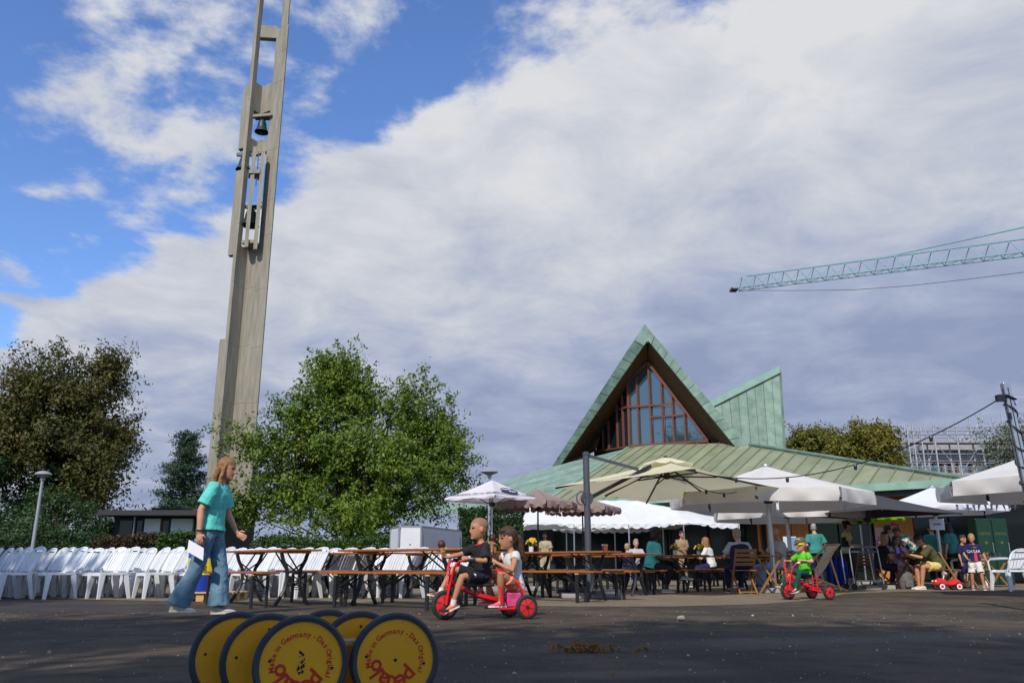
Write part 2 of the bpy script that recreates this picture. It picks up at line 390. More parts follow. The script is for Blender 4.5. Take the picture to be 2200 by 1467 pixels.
def asphalt(name, c1, c2, c3, wet_shade):
    m = bpy.data.materials.new(name); m.use_nodes = True; nt = m.node_tree; N = nt.nodes; L = nt.links; b = N['Principled BSDF']
    tc = N.new('ShaderNodeTexCoord'); v = tc.outputs['Object']
    def noise(sc, det, ro=.6, mp=None):
        n = N.new('ShaderNodeTexNoise'); n.inputs['Scale'].default_value = sc; n.inputs['Detail'].default_value = det; n.inputs['Roughness'].default_value = ro
        if mp:
            q = N.new('ShaderNodeMapping'); q.inputs['Scale'].default_value = mp; L.new(v, q.inputs[0]); L.new(q.outputs[0], n.inputs['Vector'])
        else: L.new(v, n.inputs['Vector'])
        return n.outputs[0]
    def mr(s, a, bb, c=0, d=1):
        n = N.new('ShaderNodeMapRange'); n.interpolation_type = 'SMOOTHSTEP'; L.new(s, n.inputs[0])
        for i, q in enumerate((a, bb, c, d)): n.inputs[i + 1].default_value = q
        return n.outputs[0]
    def mix(f, a, bb):
        n = N.new('ShaderNodeMix'); n.data_type = 'RGBA'; L.new(f, n.inputs[0])
        for i, q in ((6, a), (7, bb)):
            if isinstance(q, tuple): n.inputs[i].default_value = (*q, 1)
            else: L.new(q, n.inputs[i])
        return n.outputs[2]
    big = noise(.55, 6, .62); mid = noise(3.2, 6, .65); fine = noise(95, 3, .7); agg = noise(240, 2, .6)
    col = mix(mr(big, .40, .60), c1, c2)
    col = mix(mr(mid, .45, .68, 0, .75), col, c3)
    col = mix(mr(fine, .54, .70, 0, .7), col, tuple(min(1, q * 2.6) for q in c2))
    w = mr(noise(.33, 4, .5, (1, 1.7, 1)), .60, .66, 0, wet_shade)
    if wet_shade:
        sp = N.new('ShaderNodeSeparateXYZ'); L.new(v, sp.inputs[0]); wob = noise(.9, 5, .6)
        def mth(op, a, bb=0.0):
            n = N.new('ShaderNodeMath'); n.operation = op
            for i, q in enumerate((a, bb)):
                if isinstance(q, (int, float)): n.inputs[i].default_value = q
                else: L.new(q, n.inputs[i])
            return n.outputs[0]
        for cx, cy, rx, ry, sh in ((-6.6, 11.6, 3.2, 1.7, 0), (3.6, 7.0, 4.2, .5, .32), (.6, 4.6, .8, .2, .2)):  # first ellipse paints shade onto the left ground, the others are wet streaks
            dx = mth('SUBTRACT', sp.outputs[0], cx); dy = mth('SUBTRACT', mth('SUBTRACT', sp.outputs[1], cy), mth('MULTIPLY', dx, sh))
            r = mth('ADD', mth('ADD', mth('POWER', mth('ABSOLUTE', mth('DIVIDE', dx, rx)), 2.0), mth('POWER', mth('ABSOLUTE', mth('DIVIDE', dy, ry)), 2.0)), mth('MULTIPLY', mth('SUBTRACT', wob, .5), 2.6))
            w = mth('MAXIMUM', w, mr(r, 1.5, -.2, 0, wet_shade * .75))
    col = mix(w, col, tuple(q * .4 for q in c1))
    L.new(col, b.inputs['Base Color'])
    rr = N.new('ShaderNodeMix'); L.new(w, rr.inputs[0]); rr.inputs[2].default_value = .88; rr.inputs[3].default_value = .42; L.new(rr.outputs[0], b.inputs['Roughness'])
    b.inputs['Specular IOR Level'].default_value = .3
    bp = N.new('ShaderNodeBump'); bp.inputs['Strength'].default_value = .7; bp.inputs['Distance'].default_value = .006
    ad = N.new('ShaderNodeMath'); ad.operation = 'ADD'; L.new(fine, ad.inputs[0]); L.new(agg, ad.inputs[1]); L.new(ad.outputs[0], bp.inputs['Height']); L.new(bp.outputs[0], b.inputs['Normal'])
    MATS[name] = m
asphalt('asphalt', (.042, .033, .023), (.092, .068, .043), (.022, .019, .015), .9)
asphalt('paving', (.17, .135, .088), (.20, .162, .108), (.12, .097, .066), .0)
def glassy(name, col, rough=.04, wob=.02):
    m = bpy.data.materials.new(name); m.use_nodes = True; N = m.node_tree.nodes; L = m.node_tree.links; b = N['Principled BSDF']
    b.inputs['Base Color'].default_value = (*col, 1); b.inputs['Roughness'].default_value = rough; b.inputs['Specular IOR Level'].default_value = 1.0; b.inputs['IOR'].default_value = 1.75
    n = N.new('ShaderNodeTexNoise'); n.inputs['Scale'].default_value = .9; bp = N.new('ShaderNodeBump'); bp.inputs['Strength'].default_value = wob; bp.inputs['Distance'].default_value = .1
    L.new(n.outputs[0], bp.inputs['Height']); L.new(bp.outputs[0], b.inputs['Normal']); MATS[name] = m
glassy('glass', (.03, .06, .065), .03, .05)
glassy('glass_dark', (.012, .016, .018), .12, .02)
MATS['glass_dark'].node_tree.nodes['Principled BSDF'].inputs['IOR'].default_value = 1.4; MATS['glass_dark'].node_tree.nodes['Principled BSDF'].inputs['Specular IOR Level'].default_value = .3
# ================================================================ ground
b = MB(); b.quad([(-700, -300, 0), (700, -300, 0), (700, 1500, 0), (-700, 1500, 0)])
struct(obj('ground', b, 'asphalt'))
edge = [(-9, 15.2), (-6, 13.9), (-3.2, 13.3), (-1.2, 12.6), (.8, 11.9), (2.2, 11.9), (3.6, 12.6), (4.6, 13.7), (5.6, 15.3), (6.6, 17.2), (8.4, 18.7), (12, 19.6), (20, 20)]
b = MB(); b.quad([(x, y, .004) for x, y in edge] + [(30, 60, .004), (-9, 60, .004)])
struct(obj('paved_terrace', b, 'paving'))
# lawn and beds behind the hedge
b = MB(); b.quad([(-60, 27.5, .006), (-1.2, 27.5, .006), (-1.2, 90, .006), (-60, 90, .006)])
mat('lawn', (.035, .06, .012), (.05, .075, .018), 3, .9, bump=.6, bscale=40)
struct(obj('lawn', b, 'lawn'))

# ================================================================ church
ZE = 3.0
def at_z(x, y, z): return W(x, y, (z - CAM_H) / t_of(y))
E1 = at_z(1160, 1087, ZE); E2 = at_z(2088, 1034, ZE)
ed = (E2 - E1); EL = ed.length; ed.normalize()
inn = Vector((-ed.y, ed.x, 0))
if inn.y < 0: inn = -inn
PIT = R(25)
slope = (inn * math.cos(PIT) + Vector((0, 0, math.sin(PIT)))).normalized()
nf = ed.cross(slope).normalized()
if nf.z < 0: nf = -nf
T1 = on_plane(1350, 964, E1, nf); T2 = on_plane(1612, 958, E1, nf)
church = thing('church', 'copper roofed church with a steep glazed gable behind the white marquee', 'church', (E1.x, E1.y, 0))
def cpart(name, b, m, parent=None, **k):
    """church part built in world coordinates"""
    par = parent or church
    b.xf(Matrix.Translation(-Vector(church.location)))
    return obj(name, b, m, par, **k)
def ud(p): return ((p - E1).dot(ed), (p - E1).dot(slope))
prof = sorted([(0, 0), ud(T1), (ud(T1)[0] + .1, ud(T1)[1] + .5), (ud(T2)[0] - .5, ud(T2)[1] + .5), ud(T2), (EL, 0)])
def dtop(u):
    for (a, b_), (c_, d_) in zip(prof, prof[1:]):
        if a <= u <= c_: return b_ + (d_ - b_) * (u - a) / max(1e-6, c_ - a)
    return 0
def fr(u, d, h=0): return E1 + ed * u + slope * d + nf * h
b = MB(); b.prism([fr(u, d, -.20) for u, d in prof], nf * .17); cpart('roof_deck', b, 'trim_dark')
SW = .62; n = int(EL / SW) + 1; us = [i * EL / n for i in range(n + 1)]
for i in range(n):
    a, c_ = us[i] + .012, us[i + 1] - .012
    pts = [(a, 0.0), (c_, 0.0), (c_, max(dtop(c_), .02))]
    pts += [(q[0], q[1]) for q in reversed(prof) if a < q[0] < c_]
    pts += [(a, max(dtop(a), .02))]
    b = MB(); b.prism([fr(u, d, 0) for u, d in pts], nf * (.015 + .006 * (i % 3))); cpart('roof_panel', b, 'copper_olive')
    if 0 < i and dtop(us[i]) > .2:
        b = MB(); b.beam(fr(us[i], 0, .035), fr(us[i], dtop(us[i]) - .03, .035), .035, .07, up=nf); cpart('roof_seam', b, 'copper_seam')
# gutter edge and shadow gap
b = MB(); b.box((0, 0, 0), (EL, .16, .24), Matrix((ed, inn, Vector((0, 0, 1)))).transposed()); b.xf(Matrix.Translation((E1 + E2) / 2 + Vector((0, 0, -.02)) - inn * .09)); cpart('gutter', b, 'copper_edge')
b = MB(); b.box((0, 0, 0), (EL, .10, .16), Matrix((ed, inn, Vector((0, 0, 1)))).transposed()); b.xf(Matrix.Translation((E1 + E2) / 2 + Vector((0, 0, -.23)) + inn * .05)); cpart('eave_board', b, 'trim_dark')
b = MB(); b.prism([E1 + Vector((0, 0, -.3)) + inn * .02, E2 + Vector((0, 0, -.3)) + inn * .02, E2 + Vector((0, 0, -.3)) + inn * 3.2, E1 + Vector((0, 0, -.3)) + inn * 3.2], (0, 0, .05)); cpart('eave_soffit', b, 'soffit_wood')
b = MB(); b.beam(T2 + nf * .06, E2 + nf * .06, .16, .12, up=nf); cpart('hip_cap', b, 'copper_dull_shaded')
b = MB(); b.beam(E1 + nf * .06, T1 + nf * .06, .13, .10, up=nf); cpart('hip_cap', b, 'copper_edge')
# left roof plane
Lp = W(985, 1062, 46)
nl = (T1 - E1).cross(Lp - E1).normalized()
if nl.z < 0: nl = -nl
BL = on_plane(1185, 1003, E1, nl)
dl = (Lp - BL).normalized()
starts = [E1.lerp(T1, k / 9) for k in range(10)] + [T1.lerp(BL, k / 4) for k in range(1, 5)]
for k in range(len(starts) - 1):
    p, q = starts[k], starts[k + 1]
    p2 = p + dl * max(.02, (p.z - ZE) / -dl.z); q2 = q + dl * max(.05, (q.z - ZE) / -dl.z)
    b = MB(); b.prism([p, q, q2, p2], nl * (.02 + .012 * (k % 2))); cpart('roof_panel', b, 'copper_green')
# gable
BR = on_plane(1607, 960, E1, nf)
gd = (BR - BL); gd.z = 0; gd.normalize(); gn = Vector((-gd.y, gd.x, 0))
if gn.y < 0: gn = -gn
def gp(x, y, off=0): return on_plane(x, y, BL + gn * off, gn)
A = gp(1385, 696); IA_r = gp(1394, 733); IA_l = gp(1389, 734); IBR = gp(1583, 963); IBL = gp(1203, 1000)
back = Vector((.16, 1, -.10)).normalized()
def strip(o0, o1, i0, i1, n, m, dz):
    for k in range(n):
        f0, f1 = k / n + .0016, (k + 1) / n - .0016
        b = MB(); b.prism([o0.lerp(o1, f0), o0.lerp(o1, f1), i0.lerp(i1, f1), i0.lerp(i1, f0)], back * .16)
        b.xf(Matrix.Translation(-back * (.02 * (k % 2) + dz))); cpart('fascia_panel', b, m)
strip(A.lerp(BR, .11), BR, IA_r.lerp(IBR, .035), IBR, 13, 'copper_green', 0)
strip(A.lerp(BL, .11), BL, IA_l.lerp(IBL, .035), IBL, 15, 'copper_dull_shaded', 0)
b = MB(); b.prism([A, A.lerp(BR, .108), IA_r.lerp(IBR, .03), IA_r, IA_l, IA_l.lerp(IBL, .03), A.lerp(BL, .108)], back * .2); cpart('fascia_peak', b, 'copper_green')
for o0, o1, i0, i1 in ((A, BR, IA_r, IBR), (A, BL, IA_l, IBL)):
    e = back * .2
    b = MB(); b.prism([o0 + e, o1 + e, o1.lerp(i1, .45) + e, o0.lerp(i0, .45) + e], back * 6); cpart('gable_roof', b, 'copper_green')
# glazing
gl0 = T1 + inn * .25
def gg(cx, cy, off=0): return on_plane(1120 + cx / 3.493, 680 + cy / 3.493, gl0 + inn * off, inn)
panes = [[(805, 497), (862, 457), (872, 665), (810, 672)], [(812, 690), (875, 685), (880, 955), (818, 965)],
 [(872, 447), (948, 370), (960, 655), (880, 662)], [(882, 682), (968, 676), (975, 950), (890, 955)],
 [(960, 374), (1040, 467), (1050, 650), (966, 656)], [(978, 676), (1050, 672), (1052, 738), (980, 745)], [(985, 765), (1055, 760), (1060, 945), (988, 950)],
 [(1058, 492), (1122, 572), (1126, 648), (1062, 650)], [(1070, 672), (1128, 668), (1132, 735), (1072, 738)], [(1075, 758), (1135, 755), (1142, 938), (1080, 945)],
 [(1138, 602), (1212, 692), (1216, 730), (1142, 733)], [(1145, 755), (1218, 750), (1226, 932), (1152, 938)], [(1230, 717), (1390, 925), (1238, 932)]]
win = cpart('gable_window', MB().box(gg(815, 980), (.05, .05, .05)), 'mullion')
for p in panes:
    cx = sum(q[0] for q in p) / len(p); cy = sum(q[1] for q in p) / len(p)
    b = MB(); b.prism([gg(cx + (x - cx) * 1.05, cy + (y - cy) * 1.05) for x, y in p], inn * .03); cpart('pane', b, 'glass', win)
bars = [((800, 488), (815, 978), .13), ((865, 445), (885, 962), .09), ((953, 352), (980, 952), .09), ((1048, 470), (1070, 950), .09), ((1128, 580), (1150, 940), .09), ((1222, 690), (1235, 935), .08),
        ((800, 680), (1130, 655), .09), ((975, 755), (1225, 738), .09), ((950, 345), (797, 490), .12), ((950, 345), (1405, 930), .12), ((812, 972), (1405, 932), .12)]
for k, (p, q, w) in enumerate(bars):
    b = MB(); b.beam(gg(*p, -.05 - .004 * k), gg(*q, -.05 - .004 * k), w, .10, up=inn); cpart('mullion', b, 'mullion', win)
# folded-back left side of the glazing
pc = gg(800, 490); pcb = gg(815, 975)
far = W(1120 + 545 / 3.493, 680 + 1015 / 3.493, pcb.y + 3.6)
ld = (far - pcb); ld.z = 0; ld.normalize(); lnn = Vector((ld.y, -ld.x, 0))
if lnn.y > 0: lnn = -lnn
def lg(cx, cy, off=0): return on_plane(1120 + cx / 3.493, 680 + cy / 3.493, pcb + lnn * off, lnn)
lp = [(560, 1010), (600, 870), (700, 675), (796, 500), (812, 972)]
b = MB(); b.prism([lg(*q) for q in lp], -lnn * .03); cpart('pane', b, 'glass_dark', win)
for k, (p, q) in enumerate((((755, 590), (770, 975)), ((715, 660), (725, 985)), ((652, 780), (658, 995)), ((612, 850), (615, 1005)), ((705, 705), (803, 677)), ((560, 1012), (812, 974)))):
    b = MB(); b.beam(lg(*p, .06 + .003 * k), lg(*q, .06 + .003 * k), .085, .1, up=lnn); cpart('mullion', b, 'mullion', win)
for nm_, pa, pb in (('sill_wall', gg(806, 958, .12), gg(1420, 925, .12)), ('sill_wall', lg(545, 1000, -.12), lg(812, 958, -.12))):
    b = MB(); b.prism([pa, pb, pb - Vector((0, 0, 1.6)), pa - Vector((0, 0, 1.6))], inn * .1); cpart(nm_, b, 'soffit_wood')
# soffits: boards from the fascia back to the glazing
gA = gg(950, 340, .05); gR = gg(1412, 935, .05); gL = lg(560, 1012, -.05); gl2 = lg(790, 478, -.05)
def boards(p0, p1, q0, q1, n):
    for k in range(n):
        f0, f1 = k / n + .002, (k + 1) / n - .002
        a, c_, d_, e = p0.lerp(q0, f0), p1.lerp(q1, f0), p1.lerp(q1, f1), p0.lerp(q0, f1)
        nn = (c_ - a).cross(e - a).normalized()
        if nn.z < 0: nn = -nn
        b = MB(); b.prism([a, c_, d_, e], nn * .05); cpart('soffit_board', b, 'soffit_wood')
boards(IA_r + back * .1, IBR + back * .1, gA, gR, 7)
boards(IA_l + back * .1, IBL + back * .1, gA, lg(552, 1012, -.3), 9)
# the sail-shaped second roof at the right
s0 = Vector((0, E1.y + 7.5, 0)); sn = Vector((.12, 1, 0)).normalized()
def sg(x, y, off=0): return on_plane(x, y, s0 + sn * off, sn)
nb = 8
for k in range(nb):
    f0, f1 = k / nb + .0025, (k + 1) / nb - .0025
    def top(f): return (1530 + 146 * f, 866 + (800 - 866) * f)
    def bot(f): return (1545 + 142 * f, 985)
    a = [sg(*top(f0)), sg(*top(f1)), sg(*bot(f1)), sg(*bot(f0))]
    b = MB(); b.prism(a, sn * .06); b.xf(Matrix.Translation(sn * .012 * (k % 2))); cpart('sail_panel', b, 'copper_green')
b = MB(); b.prism([sg(1526, 861, -.1), sg(1674, 786, -.1), sg(1677, 800, -.1), sg(1530, 874, -.1)], sn * .5); cpart('sail_coping', b, 'copper_edge')
b = MB(); b.prism([sg(1674, 787, -.03), sg(1679, 800, -.03), sg(1690, 985, -.03), sg(1685, 985, -.03)], sn * 1.2); cpart('sail_end', b, 'copper_dull_shaded')
b = MB(); b.prism([sg(1532, 868, .1), sg(1675, 792, .1), sg(1686, 985, .1), sg(1560, 985, .1)], sn * 1.0); cpart('sail_core', b, 'trim_dark')
# front wall under the eave
wd = 2.3
def wall_piece(name, x0, x1, z0, z1, m, off=0.0, th=.12, parent=None):
    def pt(x):
        o = Vector((0, 0, 0)); d = ray(x, 1150); p0 = E1 + inn * (wd + off)
        k = p0.dot(inn) / Vector((d.x, d.y, 0)).dot(inn); return Vector((d.x * k, d.y * k, 0))
    a, c_ = pt(x0), pt(x1)
    b = MB(); b.prism([a + Vector((0, 0, z0)), c_ + Vector((0, 0, z0)), c_ + Vector((0, 0, z1)), a + Vector((0, 0, z1))], inn * th); return cpart(name, b, m, parent)
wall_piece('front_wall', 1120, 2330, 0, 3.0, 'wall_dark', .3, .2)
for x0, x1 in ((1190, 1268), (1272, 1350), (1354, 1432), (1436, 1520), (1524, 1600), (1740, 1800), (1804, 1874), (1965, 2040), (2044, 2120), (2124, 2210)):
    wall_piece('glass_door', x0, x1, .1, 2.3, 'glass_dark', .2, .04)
for x0, x1 in ((1660, 1700), (1702, 1737), (1880, 1922), (1924, 1963)):
    wall_piece('wooden_panel', x0, x1, .05, 2.65, 'wall_orange', .12, .1)
for x0, x1 in ((1628, 1633), (1647, 1653)):
    wall_piece('wooden_post', x0, x1, 0, 2.7, 'wall_orange', -.1, .14)
# back volume so the church is solid from the side
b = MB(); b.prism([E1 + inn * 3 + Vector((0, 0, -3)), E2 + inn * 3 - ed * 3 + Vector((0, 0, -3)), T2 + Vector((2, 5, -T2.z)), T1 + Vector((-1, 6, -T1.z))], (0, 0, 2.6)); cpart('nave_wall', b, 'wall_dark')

# ================================================================ bell tower
TY = 47.0
tower = thing('bell_tower', 'tall slender raw concrete bell tower with stepped fins and open bell chambers', 'bell tower', (GX(500, TY), TY, 0))
def tz(y): return CAM_H + TY * t_of(y)
def tc_(x0, Y): return Vector(((x0 - 1100) / FPX * (Y * cp + t_of(900) * Y * sp_), Y, 0))
def tprism(name, poly, y0, y1, m='concrete', inset=0):
    z0 = 0 if y0 is None else tz(y0); z1 = tz(y1)
    b = MB(); b.prism([p + Vector((0, 0, z0)) for p in poly], (0, 0, z1 - z0)); b.xf(Matrix.Translation(-Vector(tower.location)))
    return obj(name, b, m, tower)
LO = [tc_(468, 46.95), tc_(475, 46.9), tc_(485, 47.25), tc_(477, 47.4)]
LI = [tc_(485, 47.25), tc_(500.5, 47.75), tc_(496, 48.15), tc_(477, 47.4)]
RI = [tc_(500.5, 47.75), tc_(524, 47.3), tc_(525, 47.7), tc_(496, 48.15)]
RO = [tc_(524, 47.3), tc_(551, 46.75), tc_(553, 47.15), tc_(525, 47.7)]
def stack(name, poly, ys):
    for a, c_ in zip(ys, ys[1:]):
        o = tprism(name, poly, a, c_)
        if a is not None: pass
    return o
joint_l = [None, 860, 735, 605, 480, 345, 215, 80]; joint_r = [None, 865, 745, 620, 505, 430, 320, 175, 110, 57]
def segs(name, poly, ys, skip=()):
    for a, c_ in zip(ys, ys[1:]): tprism(name, poly, a, c_ + .45)
segs('left_fin', LO, joint_l + [0, -140])
segs('right_fin', RO, joint_r)
for poly, nm in ((LI, 'left_web'), (RI, 'right_web')):
    segs(nm, poly, [None, 862, 738, 612, 525]); segs(nm, poly, [320, 292]); segs(nm, poly, [232, 172])
segs('tie_beam', [tc_(484, 47.2), tc_(524, 47.3), tc_(524, 47.7), tc_(484, 47.6)], [76, 50])
segs('upper_fin', [tc_(533, 47.12), tc_(549, 46.8), tc_(551, 47.1), tc_(534, 47.45)], [57, -2])
OS = [tc_(456, 47.15), tc_(468.5, 46.98), tc_(475, 47.36), tc_(462, 47.5)]
for y0, y1 in ((None, 727), (547, 365), (318, 186)): segs('outer_slab', OS, [y0, y1])
segs('outer_slab', [tc_(548, 47.0), tc_(566, 47.3), tc_(565, 47.7), tc_(548, 47.5)], [None, 935])
for xa, y0, y1, Yf in ((491, 536, 322, 46.6), (512, 541, 335, 46.55)):
    segs('slender_post', [tc_(xa, Yf), tc_(xa + 9, Yf - .05), tc_(xa + 9, Yf + .35), tc_(xa, Yf + .35)], [y0, y1])
segs('ledge', [tc_(484, 46.75), tc_(515, 46.65), tc_(524, 47.3), tc_(500, 47.75)], [526, 519])
segs('platform', [tc_(486, 46.5), tc_(514, 46.5), tc_(514, 47.4), tc_(486, 47.2)], [380, 372])
segs('yoke_beam', [tc_(484, 47.2), tc_(528, 47.0), tc_(528, 47.25), tc_(484, 47.45)], [248, 242])
def bell(x, y, D, label):
    p = W(x, y, 47.4); r = D / 2
    t = thing('bell', label, 'bell', (p.x, p.y, p.z), 0, 'bells in the tower')
    b = MB(); b.lathe([(r, -r * .95), (r * .97, -r * .85), (r * .78, -r * .5), (r * .64, 0), (r * .58, r * .45), (r * .5, r * .7), (r * .25, r * .82), (.02, r * .85)], 20, cap=False); obj('bell_body', b, 'bronze', t, True)
    b = MB(); b.tube([(0, 0, -r * .2), (0, 0, -r * 1.05)], [.03, .05], 6); b.ball((0, 0, -r * 1.1), .09, 8); obj('clapper', b, 'black_metal', t)
    b = MB(); b.box((0, 0, r * 1.0), (r * .5, .2, r * .35)); b.box((0, 0, r * 1.3), (r * 2.1, .16, .2))
    for s in (-1, 1): b.tube([(s * r * .15, 0, r * .8), (s * r * .5, 0, r * 1.05), (s * r * .3, 0, r * 1.35)], .04, 6)
    obj('yoke', b, 'black_metal', t)
    b = MB()
    b.tube([(r * .9 + .25 * math.cos(a), .1, r * .9 + .55 * math.sin(a)) for a in [k * math.pi / 8 - 1.2 for k in range(9)]], .03, 6); obj('bell_wheel', b, 'black_metal', t)
bell(563, 272, .88, 'green bronze bell alone in the topmost opening of the concrete tower')
bell(524, 352, .95, 'dark bell half hidden behind the left fin of the tower')
bell(539, 468, 1.12, 'large dark bell in the lowest opening of the tower')
b = MB(); p0 = W(556, 400, 46.9); p1 = W(559, 322, 46.9); p1.x = p0.x
for s in (-.18, .18): b.tube([p0 + Vector((s, 0, 0)), Vector((p0.x + s, p0.y, p1.z))], .025, 5)
for k in range(9): z = p0.z + (p1.z - p0.z) * (k + .5) / 9; b.tube([(p0.x - .18, p0.y, z), (p0.x + .18, p0.y, z)], .018, 5)
b.xf(Matrix.Translation(-Vector(tower.location))); obj('ladder', b, 'galvanised', tower)

# ================================================================ foliage
def leaf_mesh(name, P, size, rng, m, up=.35, asp=.5, out=None):
    n = len(P); a = rng.normal(size=(n, 3)); a /= np.linalg.norm(a, axis=1)[:, None]
    nr = rng.normal(size=(n, 3)); nr[:, 2] += up * 3
    if out is not None: nr = nr * .75 + out * 1.5
    nr -= a * (nr * a).sum(1)[:, None]; nr /= np.linalg.norm(nr, axis=1)[:, None]
    bb = np.cross(a, nr); s = size * rng.uniform(.6, 1.3, size=(n, 1))
    V = np.stack([P - a * s * .5, P + bb * s * asp * .5 + nr * s * .08, P + a * s * .5, P - bb * s * asp * .5 + nr * s * .08], 1).reshape(-1, 3)
    me = bpy.data.meshes.new(name); me.vertices.add(4 * n); me.vertices.foreach_set('co', V.astype(np.float32).ravel())
    me.loops.add(4 * n); me.loops.foreach_set('vertex_index', np.arange(4 * n, dtype=np.int32))
    me.polygons.add(n); me.polygons.foreach_set('loop_start', np.arange(0, 4 * n, 4, dtype=np.int32)); me.polygons.foreach_set('loop_total', np.full(n, 4, dtype=np.int32))
    me.materials.append(M(m)); me.update(calc_edges=True); me.validate()
    return me
def twigs(rng, C_, out, n_t, n_l, ln, jit, upw=.5, droop=.25):
    """leaf points along arching twigs that start near the bough centres C_"""
    k = len(C_); i = rng.integers(0, k, n_t); d = out[i] * .8 + rng.normal(size=(n_t, 3)) * .55; d[:, 2] += upw; d /= np.linalg.norm(d, axis=1)[:, None]
    L = ln * rng.uniform(.5, 1.4, n_t) * np.where(rng.uniform(size=n_t) < .1, 1.55, 1.0); s = C_[i] + rng.normal(size=(n_t, 3)) * ln * .35
    u = rng.uniform(.1, 1, (n_t, n_l)); P = s[:, None, :] + d[:, None, :] * (u * L[:, None])[..., None]
    P[..., 2] -= droop * (u ** 2) * L[:, None]
    return (P + rng.normal(size=P.shape) * jit).reshape(-1, 3)
def profile_at(prof, z):
    for (z0, r0), (z1, r1) in zip(prof, prof[1:]):
        if z0 <= z <= z1: return r0 + (r1 - r0) * (z - z0) / (z1 - z0)
    return prof[-1][1]
def tree(name, label, cat, loc, prof, seed, m, boughs=60, tw=1500, nl=26, leaf=.1, ln=.9, jit=.1, trunk=.22, stems=1, inner=.45, group=None, sx=1.0, upw=.5, droop=.25, lean=(0, 0), lobes=None):
    rng = np.random.default_rng(seed); t = thing(name, label, cat, loc, 0, group)
    z0, z1 = prof[0][0], prof[-1][0]; Cs = []; O = []
    if lobes:
        z1 = prof[-1][0]; wts = np.array([q[3] * q[4] for q in lobes]); wts = wts / wts.sum()
        while len(Cs) < boughs:
            cx, cz_, cy, rx, rz_ = lobes[rng.choice(len(lobes), p=wts)]; d = rng.normal(size=3); d /= np.linalg.norm(d); f = rng.uniform(.25, 1) ** .6
            q = (cx + d[0] * max(.1, rx - ln * .5) * f, cy + d[1] * max(.1, rx - ln * .5) * f, max(.35, cz_ + d[2] * max(.1, rz_ - ln * .5) * f)); Cs.append(q); O.append((d[0], d[1], d[2] * .7))
    while len(Cs) < boughs:
        z = rng.uniform(z0, z1); r = profile_at(prof, z)
        if rng.uniform() > (r / max(q[1] for q in prof)) ** 1.0 + .12: continue
        th = rng.uniform(0, 2 * math.pi); rr = max(0, r - ln * .75) * (inner + (1 - inner) * rng.uniform() ** .5) * (1 + .12 * math.sin(3 * th + seed) + .1 * math.sin(5 * th + z * 1.3))
        Cs.append((rr * math.cos(th) * sx, rr * math.sin(th), min(z, z1 - ln * .7))); O.append((math.cos(th) * min(1, rr), math.sin(th) * min(1, rr), .6 * (z - (z0 + z1) / 2) / (z1 - z0)))
    Cs = np.array(Cs); O = np.array(O)
    P = twigs(rng, Cs, O, tw, nl, ln, jit, upw, droop)
    P = P[P[:, 2] > .15]
    own = P - np.repeat(Cs[np.argmin(((P[::nl // 2, None, :] - Cs[None]) ** 2).sum(2), 1)], nl // 2, 0)[:len(P)]; own = own / (np.linalg.norm(own, axis=1)[:, None] + .05) * .6; cen = P - np.array([0, 0, (z0 + z1) / 2]); own += cen / (np.linalg.norm(cen, axis=1)[:, None] + .1) * .5
    obj('crown', leaf_mesh('crown', P, leaf, rng, m, .15, .5, own), None, t)
    b = MB(); hz = z0 + (z1 - z0) * .72
    for s in range(stems):
        a = 2 * math.pi * s / stems + .4; sp = 0 if stems == 1 else .55
        pts = [(math.cos(a) * sp * .3 + .0, math.sin(a) * sp * .3, 0)]
        for k in range(1, 7):
            f = k / 6; pts.append((math.cos(a) * sp * (.3 + 1.6 * f) + rng.normal() * .08 + lean[0] * f, math.sin(a) * sp * (.3 + 1.6 * f) + rng.normal() * .08, hz * f))
        b.tube(pts, [trunk * (1.15 if k == 0 else 1 - .13 * k) for k in range(7)], 8)
    obj('trunk', b, 'bark', t, True)
    b = MB()
    for k in range(0, boughs, 2):
        c_ = Cs[k]; zs = max(.3, c_[2] - .3 * math.hypot(c_[0], c_[1]) - .6); zs = min(zs, hz)
        f = zs / hz; a = math.atan2(c_[1], c_[0]); sp = 0 if stems == 1 else .55 * (.3 + 1.6 * f) * .8
        p0 = Vector((math.cos(a) * sp + lean[0] * f, math.sin(a) * sp, zs)); p1 = Vector(c_)
        b.tube([p0, p0.lerp(p1, .5) + Vector((0, 0, .15)), p1], [trunk * .34, trunk * .2, trunk * .07], 5)
    obj('limbs', b, 'bark', t, True)
    return t
def lobe_px(px, Y, items):
    c = G(px, Y); out = []; sc = (Y * cp) / FPX
    for k, (x, y, rx, ry) in enumerate(items): p = W(x, y, Y); out.append((p.x - c.x, p.z, .9 * math.sin(k * 2.1), rx * sc * .88, ry * sc * .95))
    return out
LB1 = lobe_px(762, 33, [(742, 850, 95, 95), (735, 800, 55, 55), (640, 930, 105, 95), (700, 930, 140, 110), (905, 905, 100, 95), (945, 850, 40, 40), (850, 1030, 160, 110), (650, 1060, 160, 90), (560, 1000, 75, 85), (955, 990, 55, 95), (760, 1010, 180, 120), (760, 1110, 190, 60), (540, 1100, 55, 50)])
LB2 = lobe_px(108, 40, [(150, 790, 60, 60), (215, 815, 60, 65), (50, 820, 55, 65), (110, 890, 130, 110), (225, 930, 65, 90), (20, 960, 80, 110), (200, 1020, 100, 90), (110, 1060, 140, 80), (120, 960, 120, 90)])
LB3 = lobe_px(1808, 52, [(1735, 965, 42, 40), (1790, 950, 55, 32), (1860, 950, 55, 36), (1893, 985, 32, 42), (1800, 985, 100, 40), (1870, 1010, 50, 40)])
